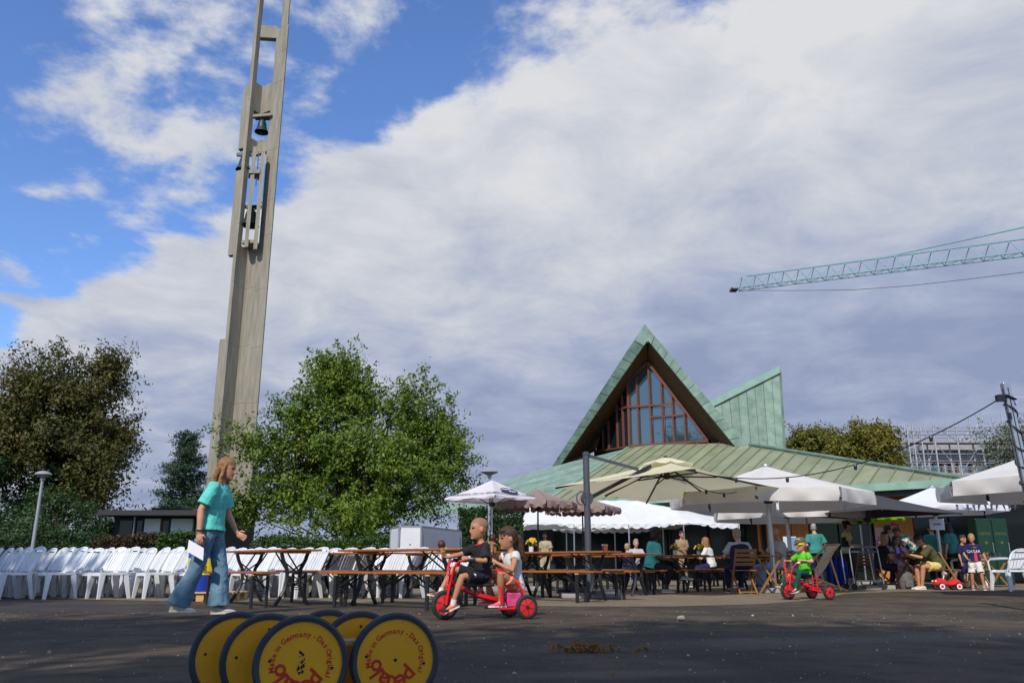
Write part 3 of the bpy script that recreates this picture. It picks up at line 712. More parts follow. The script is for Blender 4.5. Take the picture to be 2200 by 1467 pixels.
tree('leafy_tree', 'bright green bushy tree spreading in front of the concrete tower', 'tree', G(762, 33), [(.25, 1.6), (.9, 3.9), (2.2, 4.7), (3.6, 4.75), (4.6, 4.2), (5.6, 3.2), (6.6, 2.7), (7.6, 1.9), (8.5, .7)], 5, 'leaf_green', lobes=LB1, boughs=150, tw=3000, nl=30, leaf=.15, ln=1.05, jit=.085, trunk=.14, stems=4, sx=.93, upw=.6)
tree('broadleaf_tree', 'big dark tree with browning leaves at the left edge', 'tree', G(108, 40), [(.8, 2.2), (2.2, 4.4), (4, 4.7), (6, 4.2), (8, 3.8), (9.6, 3.0), (10.8, 2.2), (11.7, .8)], 8, 'leaf_brownish', lobes=LB2, boughs=135, tw=2500, nl=28, leaf=.18, ln=1.05, jit=.13, trunk=.3, inner=.35)
tree('broadleaf_tree', 'dark green bush-like tree below the browning tree at the left', 'tree', G(120, 36), [(.2, 2.4), (1.2, 2.7), (2.4, 1.9), (3.4, .8)], 18, 'leaf_dark', boughs=70, tw=900, nl=22, leaf=.14, ln=.7, jit=.12, trunk=.1, stems=3, sx=1.2)
tree('broadleaf_tree', 'dark tree cut by the left picture edge', 'tree', G(-75, 38), [(.3, 3.2), (2, 3.8), (4, 3.2), (5.6, 1.6), (6.2, .6)], 19, 'leaf_dark', boughs=70, tw=1000, nl=22, leaf=.17, ln=.8, jit=.13, trunk=.2)
tree('maple_tree', 'round yellowing tree showing above the copper roof', 'tree', G(1808, 52), [(2.0, 3.0), (4, 3.9), (6.4, 3.7), (7.8, 2.7), (8.8, .9)], 3, 'leaf_autumn', lobes=LB3, boughs=120, tw=2200, nl=24, leaf=.21, ln=.8, jit=.13, trunk=.3, inner=.4)
tree('olive_tree', 'silvery leaved small tree in front of the scaffolded building', 'tree', G(2232, 27), [(2.6, .6), (3.4, 1.1), (4.4, 1.15), (5.0, .4)], 12, 'leaf_silver', boughs=34, tw=420, nl=22, leaf=.10, ln=.55, jit=.07, trunk=.07, inner=.2)
def pine(x, Y, H, Rm, label, seed):
    rng = np.random.default_rng(seed); t = thing('pine_tree', label, 'tree', G(x, Y)); P = []; b = MB(); lb = MB()
    b.tube([(0, 0, 0), (.05, 0, H * .5), (0, .05, H * .97)], [.24, .15, .03], 8)
    nb = 70
    for k in range(nb):
        f = (k / nb) ** .9; z = H * (.16 + .8 * f); r = Rm * (1.08 - f) ** .55 * rng.uniform(.55, 1.1) * (.62 if rng.uniform() < .25 else 1); a = k * 2.4 + rng.normal() * .3
        tip = Vector((math.cos(a) * r, math.sin(a) * r, z + .12 * r)); lb.tube([(0, 0, z), tip.lerp(Vector((0, 0, z)), .4) + Vector((0, 0, -.05)), tip], [.06, .04, .015], 5)
        n = int(230 * (.35 + r / Rm)); u = rng.uniform(.25, 1.05, n); w = .30 + .16 * r
        q = np.array([0, 0, z]) + (np.array(tip) - np.array([0, 0, z])) * u[:, None]; q += np.stack([rng.normal(size=n) * w * .62, rng.normal(size=n) * w * .62, rng.normal(size=n) * .10 + .08], 1); P.append(q)
    obj('trunk', b, 'bark', t, True); obj('limbs', lb, 'bark', t)
    obj('crown', leaf_mesh('crown', np.concatenate(P), .26, rng, 'needles', .2, .22), None, t)
pine(374, 52, 8.9, 2.2, 'dark blue-green pine with layered branches left of the tower', 4)
pine(345, 47, 3.6, 2.6, 'low spreading dark pine beside the white bungalow', 14)
def hedge(name, label, x0, x1, Y, H, m, seed, n=12000, D=1.2):
    rng = np.random.default_rng(seed); a, c_ = GX(x0, Y), GX(x1, Y); t = thing(name, label, 'hedge', ((a + c_) / 2, Y, 0)); L = c_ - a
    P = np.stack([rng.uniform(-L / 2, L / 2, n), rng.uniform(-D / 2, D / 2, n), rng.uniform(.05, H, n)], 1)
    side = rng.integers(0, 3, n); P[side == 0, 1] = -D / 2 + rng.normal(size=(side == 0).sum()) * .06; P[side == 1, 2] = H + rng.normal(size=(side == 1).sum()) * .07
    P[:, 2] += .07 * np.sin(P[:, 0] * 2.1) * (P[:, 2] > H * .8)
    obj('foliage', leaf_mesh('foliage', P, .11, rng, m), None, t)
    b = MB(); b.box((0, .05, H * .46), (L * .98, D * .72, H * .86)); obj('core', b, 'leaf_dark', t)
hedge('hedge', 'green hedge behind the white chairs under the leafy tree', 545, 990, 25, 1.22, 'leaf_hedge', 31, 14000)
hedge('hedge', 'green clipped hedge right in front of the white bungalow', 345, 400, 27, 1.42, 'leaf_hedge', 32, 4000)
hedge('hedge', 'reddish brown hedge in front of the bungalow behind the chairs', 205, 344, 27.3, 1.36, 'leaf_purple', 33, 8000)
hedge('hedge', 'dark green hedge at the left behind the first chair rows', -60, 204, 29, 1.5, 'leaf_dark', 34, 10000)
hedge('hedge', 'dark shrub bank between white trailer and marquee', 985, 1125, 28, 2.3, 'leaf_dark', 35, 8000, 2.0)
# trees standing behind the camera (they shade the foreground and show in the gable glass)
for k, (x, y, s) in enumerate(((-16, -9.0, 41), (-9.6, -8.6, 42), (-3.4, -9.0, 43), (3.0, -8.8, 44), (-15.4, 1.0, 45))):
    tree('shade_tree', ('tall shade tree behind the viewpoint, %s from the left' % ORD[k]) if k < 4 else 'tall shade tree left of the viewpoint beyond the picture edge', 'tree', (x, y, 0), [(3.8, 2.0), (6.5, 3.7), (9.5, 4.0), (12.4, 3.3), (14.6, 1.0)], s, 'leaf_dark', boughs=64, tw=950, nl=18, leaf=.44, ln=1.2, jit=.3, trunk=.3, inner=.1, group='trees behind the viewpoint')

# ================================================================ bungalow
BGY = 35.0
bg = thing('bungalow', 'low white flat-roofed bungalow with dark windows behind the hedge', 'house', G(340, BGY))
bx = bg.location.x; x0 = GX(225, BGY) - bx; x1 = GX(470, BGY) - bx
def hp(name, a, c_, z0, z1, y, m, th=.1, par=None): 
    b = MB(); b.box(((a + c_) / 2, y, (z0 + z1) / 2), (c_ - a, th, z1 - z0)); return obj(name, b, m, par or bg)
hp('wall', x0, x1, 0, 2.6, 2.2, 'roof_dark', 4)
for p0, p1 in ((297, 331), (355, 402), (410, 470)): hp('wall_panel', GX(p0, BGY) - bx, GX(p1, BGY) - bx, 0, 2.42, .1, 'render_white', .2)
for p0, p1 in ((240, 272), (278, 294), (334, 352)):
    w = hp('window', GX(p0, BGY) - bx, GX(p1, BGY) - bx, .3, 2.4, .14, 'trim_dark', .12); hp('pane', GX(p0, BGY) - bx + .05, GX(p1, BGY) - bx - .05, .36, 2.34, .06, 'glass_dark', .03, w)
hp('downpipe', GX(274, BGY) - bx, GX(276, BGY) - bx, 0, 2.5, .0, 'render_white', .1)
b = MB(); b.box(((x0 + x1) / 2, 1.7, 2.62), (x1 - x0 + .5, 5, .2)); obj('roof', b, 'roof_dark', bg)

# ================================================================ scaffolded building
SY = 55.0
sb = thing('apartment_building', 'grey building shell wrapped in scaffolding at the right', 'building', G(2110, SY)); ox = sb.location.x
def SX(x, y=980): return W(x, y, SY).x - ox
def SZ(y): return CAM_H + SY * t_of(y)
def sbx(name, xa, xb, ya, yb, y0, d, m, par=None):
    b = MB(); b.box(((SX(xa) + SX(xb)) / 2, y0 + d / 2, (SZ(ya) + SZ(yb)) / 2), (SX(xb) - SX(xa), d, abs(SZ(ya) - SZ(yb)))); return obj(name, b, m, par or sb)
sbx('storey_wall', 2022, 2330, 965, 1180, 3.5, 8, 'facade_grey')
sbx('roof_slab', 2012, 2335, 948, 957, 2.0, 10, 'concrete_block')
sbx('parapet', 2016, 2330, 957, 975, 2.6, .3, 'facade_grey')
sbx('floor_slab', 1975, 2335, 1016, 1023, 1.4, 10, 'concrete_block')
sbx('canopy_boards', 2040, 2335, 1024, 1036, 1.0, 1.6, 'board_yellow')
for k, (a, c_) in enumerate(((2035, 2076), (2082, 2094), (2100, 2108), (2114, 2140), (2146, 2190))):
    w = sbx('window', a, c_, 984, 1014, 3.4, .1, 'trim_dark'); sbx('pane', a + 1, c_ - 1, 985, 1013, 3.34, .04, 'glass', w)
for a in (2028, 2078, 2097, 2111, 2143): sbx('column', a - 2, a + 2, 980, 1016, 3.0, .4, 'concrete_block')
sc = thing('scaffolding', 'galvanised tube scaffolding round the building shell', 'scaffolding', G(2110, SY - 1.5))
def sx2(x): return W(x, 980, SY - 1.5).x - sc.location.x
tops = {1956: 913, 1968: 908, 1985: 918, 2013: 906, 2062: 898, 2114: 893, 2165: 888, 2215: 885, 2265: 880}
zt = lambda y: CAM_H + (SY - 1.5) * t_of(y)
for x, yt in tops.items():
    for dy in (0, 1.1):
        b = MB(); b.tube([(sx2(x), dy, 0), (sx2(x), dy, zt(yt))], .055, 6); obj('standard', b, 'galvanised', sc)
for yy, ye in ((948, 930), (1018, 1010)):
    b = MB(); b.box(((sx2(1958) + sx2(2270)) / 2, .55, zt(yy)), (sx2(2270) - sx2(1958), 1.0, .14)); obj('deck', b, 'concrete_block', sc)
for yy in (918, 926, 934, 975, 990, 1003, 1040):
    for dy in (-.05, 1.15):
        b = MB(); b.tube([(sx2(1957 if yy > 925 else 2012), dy, zt(yy)), (sx2(2270), dy, zt(yy))], .03, 5); obj('ledger', b, 'galvanised', sc)
xs = list(tops)
for i in range(len(xs) - 1):
    for ya, yb in ((1016, 950), (948, 912)):
        b = MB(); p, q = (sx2(xs[i]), .03, zt(ya)), (sx2(xs[i + 1]), .03, zt(yb))
        if i % 2: p, q = (p[0], p[1], q[2]), (q[0], q[1], p[2])
        b.tube([p, q], .028, 5); obj('brace', b, 'galvanised', sc)
for x in (1956, 1968, 1985):
    for k in range(9):
        b = MB(); b.tube([(sx2(x), 0, zt(1040) + k * .42), (sx2(x), 1.1, zt(1040) + k * .42 + (.4 if k % 2 else 0))], .026, 5); obj('rung', b, 'galvanised', sc)

# ================================================================ crane
j0 = W(1582, 622, 84); j1 = W(2200, 546, 66); jd = j1 - j0; jL = jd.length; jd.normalize()
cr = thing('tower_crane', 'turquoise lattice crane jib reaching in from the right', 'crane', (j0.x, j0.y, 0)); o0 = Vector(cr.location)
side = Vector((-jd.y, jd.x, 0)).normalized() * .6; upv = Vector((0, 0, 1.35)); ext = jL + 14
ch = [lambda s: j0 + jd * s + side, lambda s: j0 + jd * s - side, lambda s: j0 + jd * s + upv]
for k, f in enumerate(ch):
    b = MB(); b.tube([f(0 if k < 2 else 1.3) - o0, f(ext) - o0], .075 if k == 2 else .065, 6); obj('chord', b, 'crane_teal', cr)
npan = int(ext / 1.55)
b = MB()
for k in range(npan):
    s0_, s1_ = k * ext / npan, (k + 1) * ext / npan; mid = (s0_ + s1_) / 2
    for f in ch[:2]:
        b.tube([f(s0_) - o0, ch[2](mid) - o0], .04, 5); b.tube([ch[2](mid) - o0, f(s1_) - o0], .04, 5)
    b.tube([ch[0](s0_) - o0, ch[1](s0_) - o0], .035, 5); b.tube([ch[0](s0_) - o0, ch[1](s1_) - o0], .03, 5)
obj('lattice', b, 'crane_teal', cr)
b = MB(); b.box(j0 - o0 - jd * .3, (.7, 1.0, .22)); obj('jib_end', b, 'black_metal', cr)
b = MB(); b.tube([ch[2](jL * .57) - o0, W(2200, 488, 66) - o0, W(2330, 450, 62) - o0], .07, 6); obj('tie_rod', b, 'crane_teal', cr)
b = MB(); b.tube([W(1585 + 123 * k, 624 + 5 * k * (5 - k) / 6 - (0, 3, 6, 15, 27, 39, 50, 62)[k], 84 - 3.6 * k) - o0 for k in range(8)], .025, 5); obj('hoist_rope', b, 'black_metal', cr)
jm = j0 + jd * (jL + 14)
b = MB()
for sx_ in (-.8, .8):
    for sy_ in (-.8, .8): b.tube([Vector((jm.x + sx_, jm.y + sy_, 0)) - o0, Vector((jm.x + sx_, jm.y + sy_, jm.z + 6)) - o0], .11, 6)
for k in range(16):
    z = k * jm.z / 16; z2 = (k + 1) * jm.z / 16
    for s in (-.8, .8): b.tube([Vector((jm.x - .8, jm.y + s, z)) - o0, Vector((jm.x + .8, jm.y + s, z2)) - o0], .05, 5); b.tube([Vector((jm.x + s, jm.y - .8, z)) - o0, Vector((jm.x + s, jm.y + .8, z2)) - o0], .05, 5)
obj('mast', b, 'crane_teal', cr)

# ================================================================ lamp posts
def lamp(x, Y, ytop, r, label):
    H = CAM_H + Y * t_of(ytop); t = thing('street_lamp', label, 'street lamp', G(x, Y), 0, 'disc lamps round the square')
    b = MB(); b.tube([(0, 0, 0), (0, 0, H * .55), (0, 0, H - .25)], [.06, .048, .04], 10); obj('post', b, 'lamp_grey', t, True)
    b = MB(); b.lathe([(.02, H), (r * .5, H - .02), (r * .85, H - .06), (r, H - .10), (r * .98, H - .115), (r * .6, H - .16), (r * .25, H - .2), (.07, H - .27)], 20); obj('lamp_head', b, 'lamp_grey', t, True)
lamp(1050, 27, 1007, .29, 'disc-topped lamp post behind the ice cream parasol')
lamp(58, 24, 1011, .23, 'tall grey disc lamp post at the left behind the chairs')
lamp(88, 36, 1088, .24, 'small distant disc lamp under the browning tree')
random.seed(7)
# ================================================================ white plastic chairs
def make_chair(name, label, arms=False):
    t = thing(name, label, 'chair')
    b = MB(); rs = []
    for i in range(6):
        f = i / 5; x = .23 - .45 * f; z = .435 - .012 * math.sin(f * math.pi) - (.03 if i == 0 else 0); w = .205 + .015 * math.sin(f * 2.2)
        rs.append([Vector((x, -w, z)), Vector((x, -w * .5, z - .008)), Vector((x, w * .5, z - .008)), Vector((x, w, z)), Vector((x, w, z - .035)), Vector((x, w * .5, z - .03)), Vector((x, -w * .5, z - .03)), Vector((x, -w, z - .035))])
    b.rings(rs); obj('seat', b, 'white_plastic', t, True)
    def bk(y, s): return Vector((-.21 - .17 * s - .03 * s * s + .03 * (1 - (y / .22) ** 2) * -.6, y, .43 + .42 * s))
    b = MB()
    out = [(-.2, 0), (-.215, .35), (-.215, .7), (-.19, .88), (-.12, .97), (0, 1.0), (.12, .97), (.19, .88), (.215, .7), (.215, .35), (.2, 0)]
    pts = [bk(y, s) for y, s in out]; b.tube(pts, [(.018, .022)] * len(pts), 6)
    b.tube([bk(y, .80) for y in (-.2, -.1, 0, .1, .2)], [(.02, .012)] * 5, 6); b.tube([bk(y, .06) for y in (-.2, 0, .2)], [(.03, .014)] * 3, 6)
    for k in range(5):
        y = -.152 + .076 * k; a, c_ = bk(y, .05), bk(y, .8); m_ = bk(y, .42)
        for p, q in ((a, m_), (m_, c_)): b.beam(p, q, .058, .012, up=(1, 0, .3))
    b.quad([bk(-.11, .88), bk(.11, .88), bk(.13, .985), bk(-.13, .985)])
    obj('backrest', b, 'white_plastic', t, True)
    for sx, sy in ((1, 1), (1, -1), (-1, 1), (-1, -1)):
        b = MB(); tx, bxx = sx * .17 + (.02 if sx > 0 else -.02), sx * .245 + (-.01 if sx > 0 else -.03)
        b.rings([[Vector((x + a * w, sy * (y + .0) + c_ * w2, z)) for a, c_ in ((-1, -1), (1, -1), (1, 1), (-1, 1))] for x, y, z, w, w2 in ((tx, .18, .425, .045, .03), ((tx + bxx) / 2, .205, .22, .032, .022), (bxx, .225, 0, .022, .016))])
        obj('leg', b, 'white_plastic', t)
    if arms:
        for sy in (-1, 1):
            b = MB(); b.tube([(-.27, sy * .23, .66), (-.1, sy * .265, .655), (.14, sy * .265, .64), (.21, sy * .255, .60), (.21, sy * .235, .42)], [(.03, .014)] * 3 + [(.026, .016)] * 2, 6); obj('armrest', b, 'white_plastic', t, True)
    return t
face = math.atan2(-.74, -.67); rd = Vector((-.74, .67, 0))
proto = make_chair('plastic_chair', 'x'); first = True
for k in range(-1, 10):
    for i in range(7):
        p = G(14 + k * 106, 14.6 + .06 * k) + rd * (.5 * i + (.12 if k % 2 else 0)) + Vector((random.uniform(-.04, .04), random.uniform(-.03, .03), 0))
        lab = 'white plastic chair, %s from the front in the %s row from the left' % (ORD[i], ORD[k + 1])
        if first: c_ = proto; c_.location = p; c_.rotation_euler = (0, 0, face); c_['label'] = lab; first = False; c_['group'] = 'white chairs set in rows'
        else: dup(proto, p, face + random.uniform(-.12, .12), lab, 'white chairs set in rows')
ac = make_chair('plastic_armchair', 'white plastic armchair at the right edge beside the boy in white shorts', True); ac.location = G(2172, 19.2); ac.rotation_euler = (0, 0, R(195)); ac.scale = (1.12, 1.12, 1.06)
c_ = dup(ac, G(2085, 22.5), R(100), 'white slatted plastic armchair in the shade behind the boy'); c_.scale = ac.scale

# ================================================================ beer tables and benches
def make_table():
    t = thing('beer_table', 'x', 'table', group='folding beer tables')
    for k in range(3):
        b = MB(); b.box((0, -.174 + .174 * k, .752), (2.2, .171, .028)); bevel(obj('plank', b, 'table_wood', t), .006)
    for s in (-1, 1):
        b = MB(); b.box((s * .78, 0, .724), (.09, .46, .026)); obj('batten', b, 'pale_wood', t)
        for sy in (-1, 1):
            b = MB(); b.tube([(s * .78, sy * .2, .715), (s * .78, sy * .17, .62), (s * .78, sy * .105, .5), (s * .78, sy * .09, .36), (s * .78, sy * .12, .22), (s * .78, sy * .20, .08), (s * .78, sy * .25, .012)], [(.028, .016)] * 7, 6); obj('leg', b, 'black_metal', t, True)
        b = MB(); b.tube([(s * .78, -.16, .6), (s * .78, .1, .42)], .011, 5); b.tube([(s * .775, .16, .6), (s * .775, -.1, .42)], .011, 5)
        b.tube([(s * .78, -.11, .26), (s * .78, .1, .36)], .011, 5); b.tube([(s * .775, .11, .26), (s * .775, -.1, .36)], .011, 5); b.tube([(s * .78, -.1, .45), (s * .78, .1, .45)], .01, 5)
        b.tube([(s * .78, .09, .45), (s * .35, .09, .725)], .012, 5); b.tube([(s * .78, -.09, .45), (s * .35, -.09, .725)], .012, 5); obj('brace', b, 'black_metal', t)
    return t
def make_bench():
    t = thing('beer_bench', 'x', 'bench', group='folding beer benches')
    b = MB(); b.box((0, 0, .452), (2.2, .25, .03)); bevel(obj('seat', b, 'table_wood', t), .006)
    for s in (-1, 1):
        b = MB(); b.box((s * .78, 0, .424), (.07, .23, .024)); obj('batten', b, 'pale_wood', t)
        for sy in (-1, 1):
            b = MB(); b.box((s * .78, sy * .105, .207), (.045, .03, .414)); obj('leg', b, 'black_metal', t)
        b = MB(); b.tube([(s * .78, -.1, .39), (s * .78, .1, .25)], .01, 5); b.tube([(s * .775, .1, .39), (s * .775, -.1, .25)], .01, 5); b.tube([(s * .78, -.1, .22), (s * .78, .1, .22)], .007, 5); b.tube([(s * .78, -.1, .19), (s * .78, .1, .19)], .007, 5)
        b.tube([(s * .78, .07, .24), (s * .42, .07, .43)], .011, 5); b.tube([(s * .78, -.07, .24), (s * .42, -.07, .43)], .011, 5); obj('brace', b, 'black_metal', t)
    return t
TB = [ # px, Y, yaw, where
 (575, 12.7, -50, 'right behind the walking woman'), (872, 12.0, -33, 'nearest one, left of the boy with ice cream'), (745, 15.3, -42, 'second row left of the white trailer'),
 (965, 14.5, -38, 'in front of the white trailer behind the boy'), (1090, 15.4, -40, 'with yellow flowers behind the girl'), (1200, 14.2, -42, 'left of the cantilever parasol post'),
 (1300, 16.6, -42, 'with the orange cup beside the parasol post'), (1175, 18.6, -42, 'in the third row before the marquee'), (1310, 20.2, -42, 'far one under the taupe parasols'),
 (1420, 18.9, -42, 'behind the seated woman in turquoise'), (1530, 20.2, -42, 'with two yellow flower vases'), (1460, 23.5, -42, 'last one before the marquee poles'), (1590, 23.5, -42, 'last one before the right marquee end')]
tp = make_table(); bp_ = make_bench(); TPOS = []
for k, (x, Y, yaw, where) in enumerate(TB):
    p = G(x, Y); a = R(yaw); w = Vector((-math.sin(a), math.cos(a), 0)); TPOS.append((p, a))
    lt = 'orange-brown folding beer table, %s' % where
    if k == 0: tp.location = p; tp.rotation_euler = (0, 0, a); tp['label'] = lt
    else: dup(tp, p, a, lt, 'folding beer tables')
    for j, s in enumerate((-1, 1)):
        q = p + w * s * .62 + Vector((math.cos(a), math.sin(a), 0)) * (random.uniform(-.2, .2) + (.0 if k else .3)); lb = '%s bench of the beer table %s' % (('near', 'far')[j], where.replace(' one', ''))
        if k == 0 and j == 0: bp_.location = q; bp_.rotation_euler = (0, 0, a); bp_['label'] = lb
        else: dup(bp_, q, a + random.uniform(-.04, .04), lb, 'folding beer benches')
# things on the tables
def vase(p, label, n=6, m='petal_yellow', s=1.0):
    t = thing('flower_vase', label, 'flowers', p, 0, 'flowers on the tables')
    b = MB(); b.lathe([(.04 * s, 0), (.042 * s, .09 * s), (.04 * s, .1 * s)], 10); obj('glass_jar', b, 'glass_dark' if m != 'petal_yellow' else 'grey_box', t)
    for k in range(n):
        a = k * 2.4; d = Vector((math.cos(a) * .075 * s, math.sin(a) * .075 * s, (.15 + .03 * (k % 3)) * s)); f = obj('flower', None or MB().ball(d, (.022 * s, .022 * s, .015 * s), 8), 'wafer', t)
        b = MB(); fq = Vector((math.cos(a) * .9, math.sin(a) * .9, .55)).to_track_quat('Z', 'Y').to_matrix()
        for j in range(9):
            e = j * .698; b.quad([d, d + fq @ Vector((math.cos(e) * .036 - math.sin(e) * .014, math.sin(e) * .036 + math.cos(e) * .014, .01)) * s, d + fq @ Vector((math.cos(e) * .055, math.sin(e) * .055, .0)) * s, d + fq @ Vector((math.cos(e) * .036 + math.sin(e) * .014, math.sin(e) * .036 - math.cos(e) * .014, .01)) * s])
        obj('petals', b, m, f); b = MB(); b.tube([(0, 0, .03 * s), d * .98], .006, 5); obj('stem', b, 'stem', f)
def on_t(k, u, v=0.0, z=.767):
    p, a = TPOS[k]; return p + Vector((math.cos(a) * u - math.sin(a) * v, math.sin(a) * u + math.cos(a) * v, z))
vase(on_t(4, .55), 'yellow sunflowers in a jar right behind the girl'); vase(on_t(9, .4), 'yellow flowers behind the seated woman in turquoise', 5)
vase(on_t(10, -.3), 'spread yellow flowers on a table before the marquee', 6, s=1.1)
cup = thing('paper_cup', 'orange and purple paper cup on a beer table', 'cup', on_t(6, .1, -.1))
b = MB(); b.lathe([(.042, 0), (.058, .16)], 16); obj('cup_body', b, 'cup_orange', cup, True)
b = MB(); b.lathe([(.06, .158), (.062, .165), (.058, .17)], 16); obj('rim', b, 'print_white', cup)
b = MB(); b.rings([[Vector((r * math.cos(a), r * math.sin(a), z)) for a in (3.0, 3.4, 3.8, 4.2)] for r, z in ((.0445, .01), (.0595, .15))], cap=False); obj('sleeve_print', b, 'cup_purple', cup, fixn=False)

# ================================================================ parasols
def canopy(t, n, Rr, zr, za, m, val=.0, rot=0.0, scal=False, sag=.05, cap=True, gap=.04):
    ang = [rot + 2 * math.pi * k / n for k in range(n + 1)]
    for k in range(n):
        a0, a1 = ang[k], ang[k + 1]; P0 = Vector((Rr * math.cos(a0), Rr * math.sin(a0), zr)); P1 = Vector((Rr * math.cos(a1), Rr * math.sin(a1), zr)); T = Vector((0, 0, za))
        b = MB(); N_ = 8; g = []
        for i in range(N_ + 1):
            f = .02 + .98 * i / N_; row = []
            for j in range(N_ + 1):
                e = j / N_; p = T.lerp(P0.lerp(P1, e), f); p.z -= sag * math.sin(f * math.pi) * (.4 + .6 * math.sin(e * math.pi)); 
                if i == N_: p *= 1; p += (Vector((0, 0, zr)) - P0.lerp(P1, .5)).normalized() * (.035 * Rr * math.sin(e * math.pi)) 
                row.append(p)
            g.append(row)
        fs = [(i * (N_ + 1) + j, i * (N_ + 1) + j + 1, (i + 1) * (N_ + 1) + j + 1, (i + 1) * (N_ + 1) + j) for i in range(N_) for j in range(N_)]
        b.add([p for r in g for p in r], fs); pan = obj('canopy_panel', b, m, t, True, fixn=False)
        if val:
            b = MB(); top = g[N_]; rows = [[], [], []]
            L_ = len(top)
            for j in range(24):
                e = gap / 2 + (1 - gap) * j / 23; i0 = min(int(e * (L_ - 1)), L_ - 2); q = top[i0].lerp(top[i0 + 1], e * (L_ - 1) - i0); o_ = Vector((q.x, q.y, 0)).normalized()
                dv = val * ((.72 + .28 * abs(math.sin(e * math.pi * 4))) if scal else 1.0)
                rows[0].append(q); rows[1].append(q + o_ * .015 * math.sin(e * 17 + k) + Vector((0, 0, -dv * .5)) + o_ * .012); rows[2].append(q + o_ * (.03 * math.sin(e * 14 + k * 2) - .01) + Vector((0, 0, -dv)))
            b.add([p for r in rows for p in r], [(i * 24 + j, i * 24 + j + 1, (i + 1) * 24 + j + 1, (i + 1) * 24 + j) for i in range(2) for j in range(23)]); obj('valance', b, m, pan, True, fixn=False)
    return ang
def parasol(name, label, p, n, Rr, zr, za, m, val=0, rot=0.0, scal=False, pole=.03, pm='steel', rm='grey_metal', hub=None, base=True, cap=True):
    t = thing(name, label, 'parasol', p); ang = canopy(t, n, Rr, zr, za, m, val, rot, scal)
    b = MB(); b.tube([(0, 0, 0), (0, 0, za - .04)], pole, 12); obj('pole', b, pm, t, True)
    hz = hub or zr - .12
    b = MB(); b.lathe([(pole, hz - .06), (pole + .05, hz - .04), (pole + .05, hz + .03), (pole, hz + .06)], 12); obj('hub', b, 'black_metal', t)
    for k in range(n):
        a = ang[k]; b = MB(); e = Vector((math.cos(a) * Rr * .99, math.sin(a) * Rr * .99, zr - .02)); b.beam((0, 0, za - .1), e, .022, .03); r_ = obj('rib', b, rm, t)
        b = MB(); mid = Vector((0, 0, za - .1)).lerp(e, .5) - Vector((0, 0, .03)); b.tube([(math.cos(a) * .05, math.sin(a) * .05, hz), mid], .012, 5); obj('strut', b, rm, r_)
    if cap:
        b = MB(); b.lathe([(.07, za - .03), (.09, za), (.085, za + .03), (.05, za + .045)], 12); obj('finial', b, 'steel' if cap is True else cap, t)
    if base:
        b = MB(); b.box((0, 0, .05), (.7, .7, .1)); bevel(obj('base_slab', b, 'concrete_block', t), .02)
    return t
parasol('market_parasol', 'large off-white market parasol with straight valance right of the cream one', G(1666, 18), 8, 2.12, 2.0, 2.62, 'offwhite_cloth', .26, R(22.5), pole=.05)
parasol('market_parasol', 'off-white market parasol half hidden behind the larger one', G(1704, 21.8), 8, 1.95, 1.9, 2.4, 'offwhite_cloth', .24, R(12), pole=.05)
parasol('market_parasol', 'big off-white market parasol cut by the right picture edge', G(2322, 15.2), 8, 2.12, 2.0, 2.68, 'offwhite_cloth', .26, R(5), pole=.05)
parasol('market_parasol', 'pale cream parasol behind the lilac pennants at the right', G(2030, 22.2), 6, 1.75, 1.98, 2.55, 'white_cloth', .12, R(20), pole=.04)
parasol('parasol', 'flat anthracite parasol shading the guests at the right', G(1880, 20.6), 4, 2.15, 1.74, 2.28, 'anthracite_cloth', 0, R(-14), pole=.035, pm='grey_metal')
parasol('parasol', 'lime green parasol behind the woman with the trolley', G(1862, 25), 8, 1.3, 1.9, 2.2, 'lime_cloth', .1, R(0), pole=.025)
parasol('parasol', 'taupe scalloped parasol overlapping the ice cream one', G(1157, 19.6), 8, .95, 1.95, 2.26, 'taupe_cloth', .17, R(10), True, .02, 'black_metal', cap=False)
parasol('parasol', 'second taupe parasol in front of the marquee', G(1255, 21.5), 8, .98, 1.95, 2.28, 'taupe_cloth', .16, R(30), True, .02, 'black_metal', cap=False)
ice = parasol('ice_cream_parasol', 'white ice cream parasol with script lettering and a dark blue logo', G(1056, 19.0), 4, 1.08, 2.0, 2.42, 'white_umbrella', .06, R(5), False, .02, 'white_plastic', base=True, cap=False)
ice['label'] = ice['label']
def on_panel(txt, size, m, k, f, e, name, dz=.0, tilt=None, shear=0.0):
    """lettering laid on the parasol side k"""
    n, Rr, zr, za = 4, 1.08, 2.0, 2.42; a0 = R(5) + k * math.pi / 2; a1 = a0 + math.pi / 2
    P0 = Vector((Rr * math.cos(a0), Rr * math.sin(a0), zr)); P1 = Vector((Rr * math.cos(a1), Rr * math.sin(a1), zr)); T = Vector((0, 0, za))
    ex = (P1 - P0).normalized(); mid = P0.lerp(P1, e); ey = (T - P0.lerp(P1, .5)).normalized() if dz == 0 else Vector((0, 0, 1)); nn = ex.cross(ey).normalized()
    o_ = T.lerp(mid, f) if dz == 0 else mid + Vector((0, 0, dz)); tb = txt if isinstance(txt, MB) else text_mb(txt, size)
    off = nn * (.012 if dz == 0 else -.005)
    tb.v = [tuple(o_ + ex * (v[0] + shear * v[1]) + ey * v[1] + off + (nn * .035 if dz else nn * -.0)) for v in tb.v]
    return obj(name, tb, m, ice, fixn=False)
for k in (2, 3):
    on_panel(text_mb('Unwiderstehliche Glace aus Allschwil', .094, bold=.003), 0, 'print_navy', k, .88, .5, 'lettering', shear=.2)
def oval(rx, ry, n=28): b = MB(); b.add([(rx * math.cos(2 * math.pi * i / n), ry * math.sin(2 * math.pi * i / n), 0) for i in range(n)], [tuple(range(n))]); return b
on_panel(oval(.27, .15), 0, 'print_navy', 3, .66, .5, 'logo')
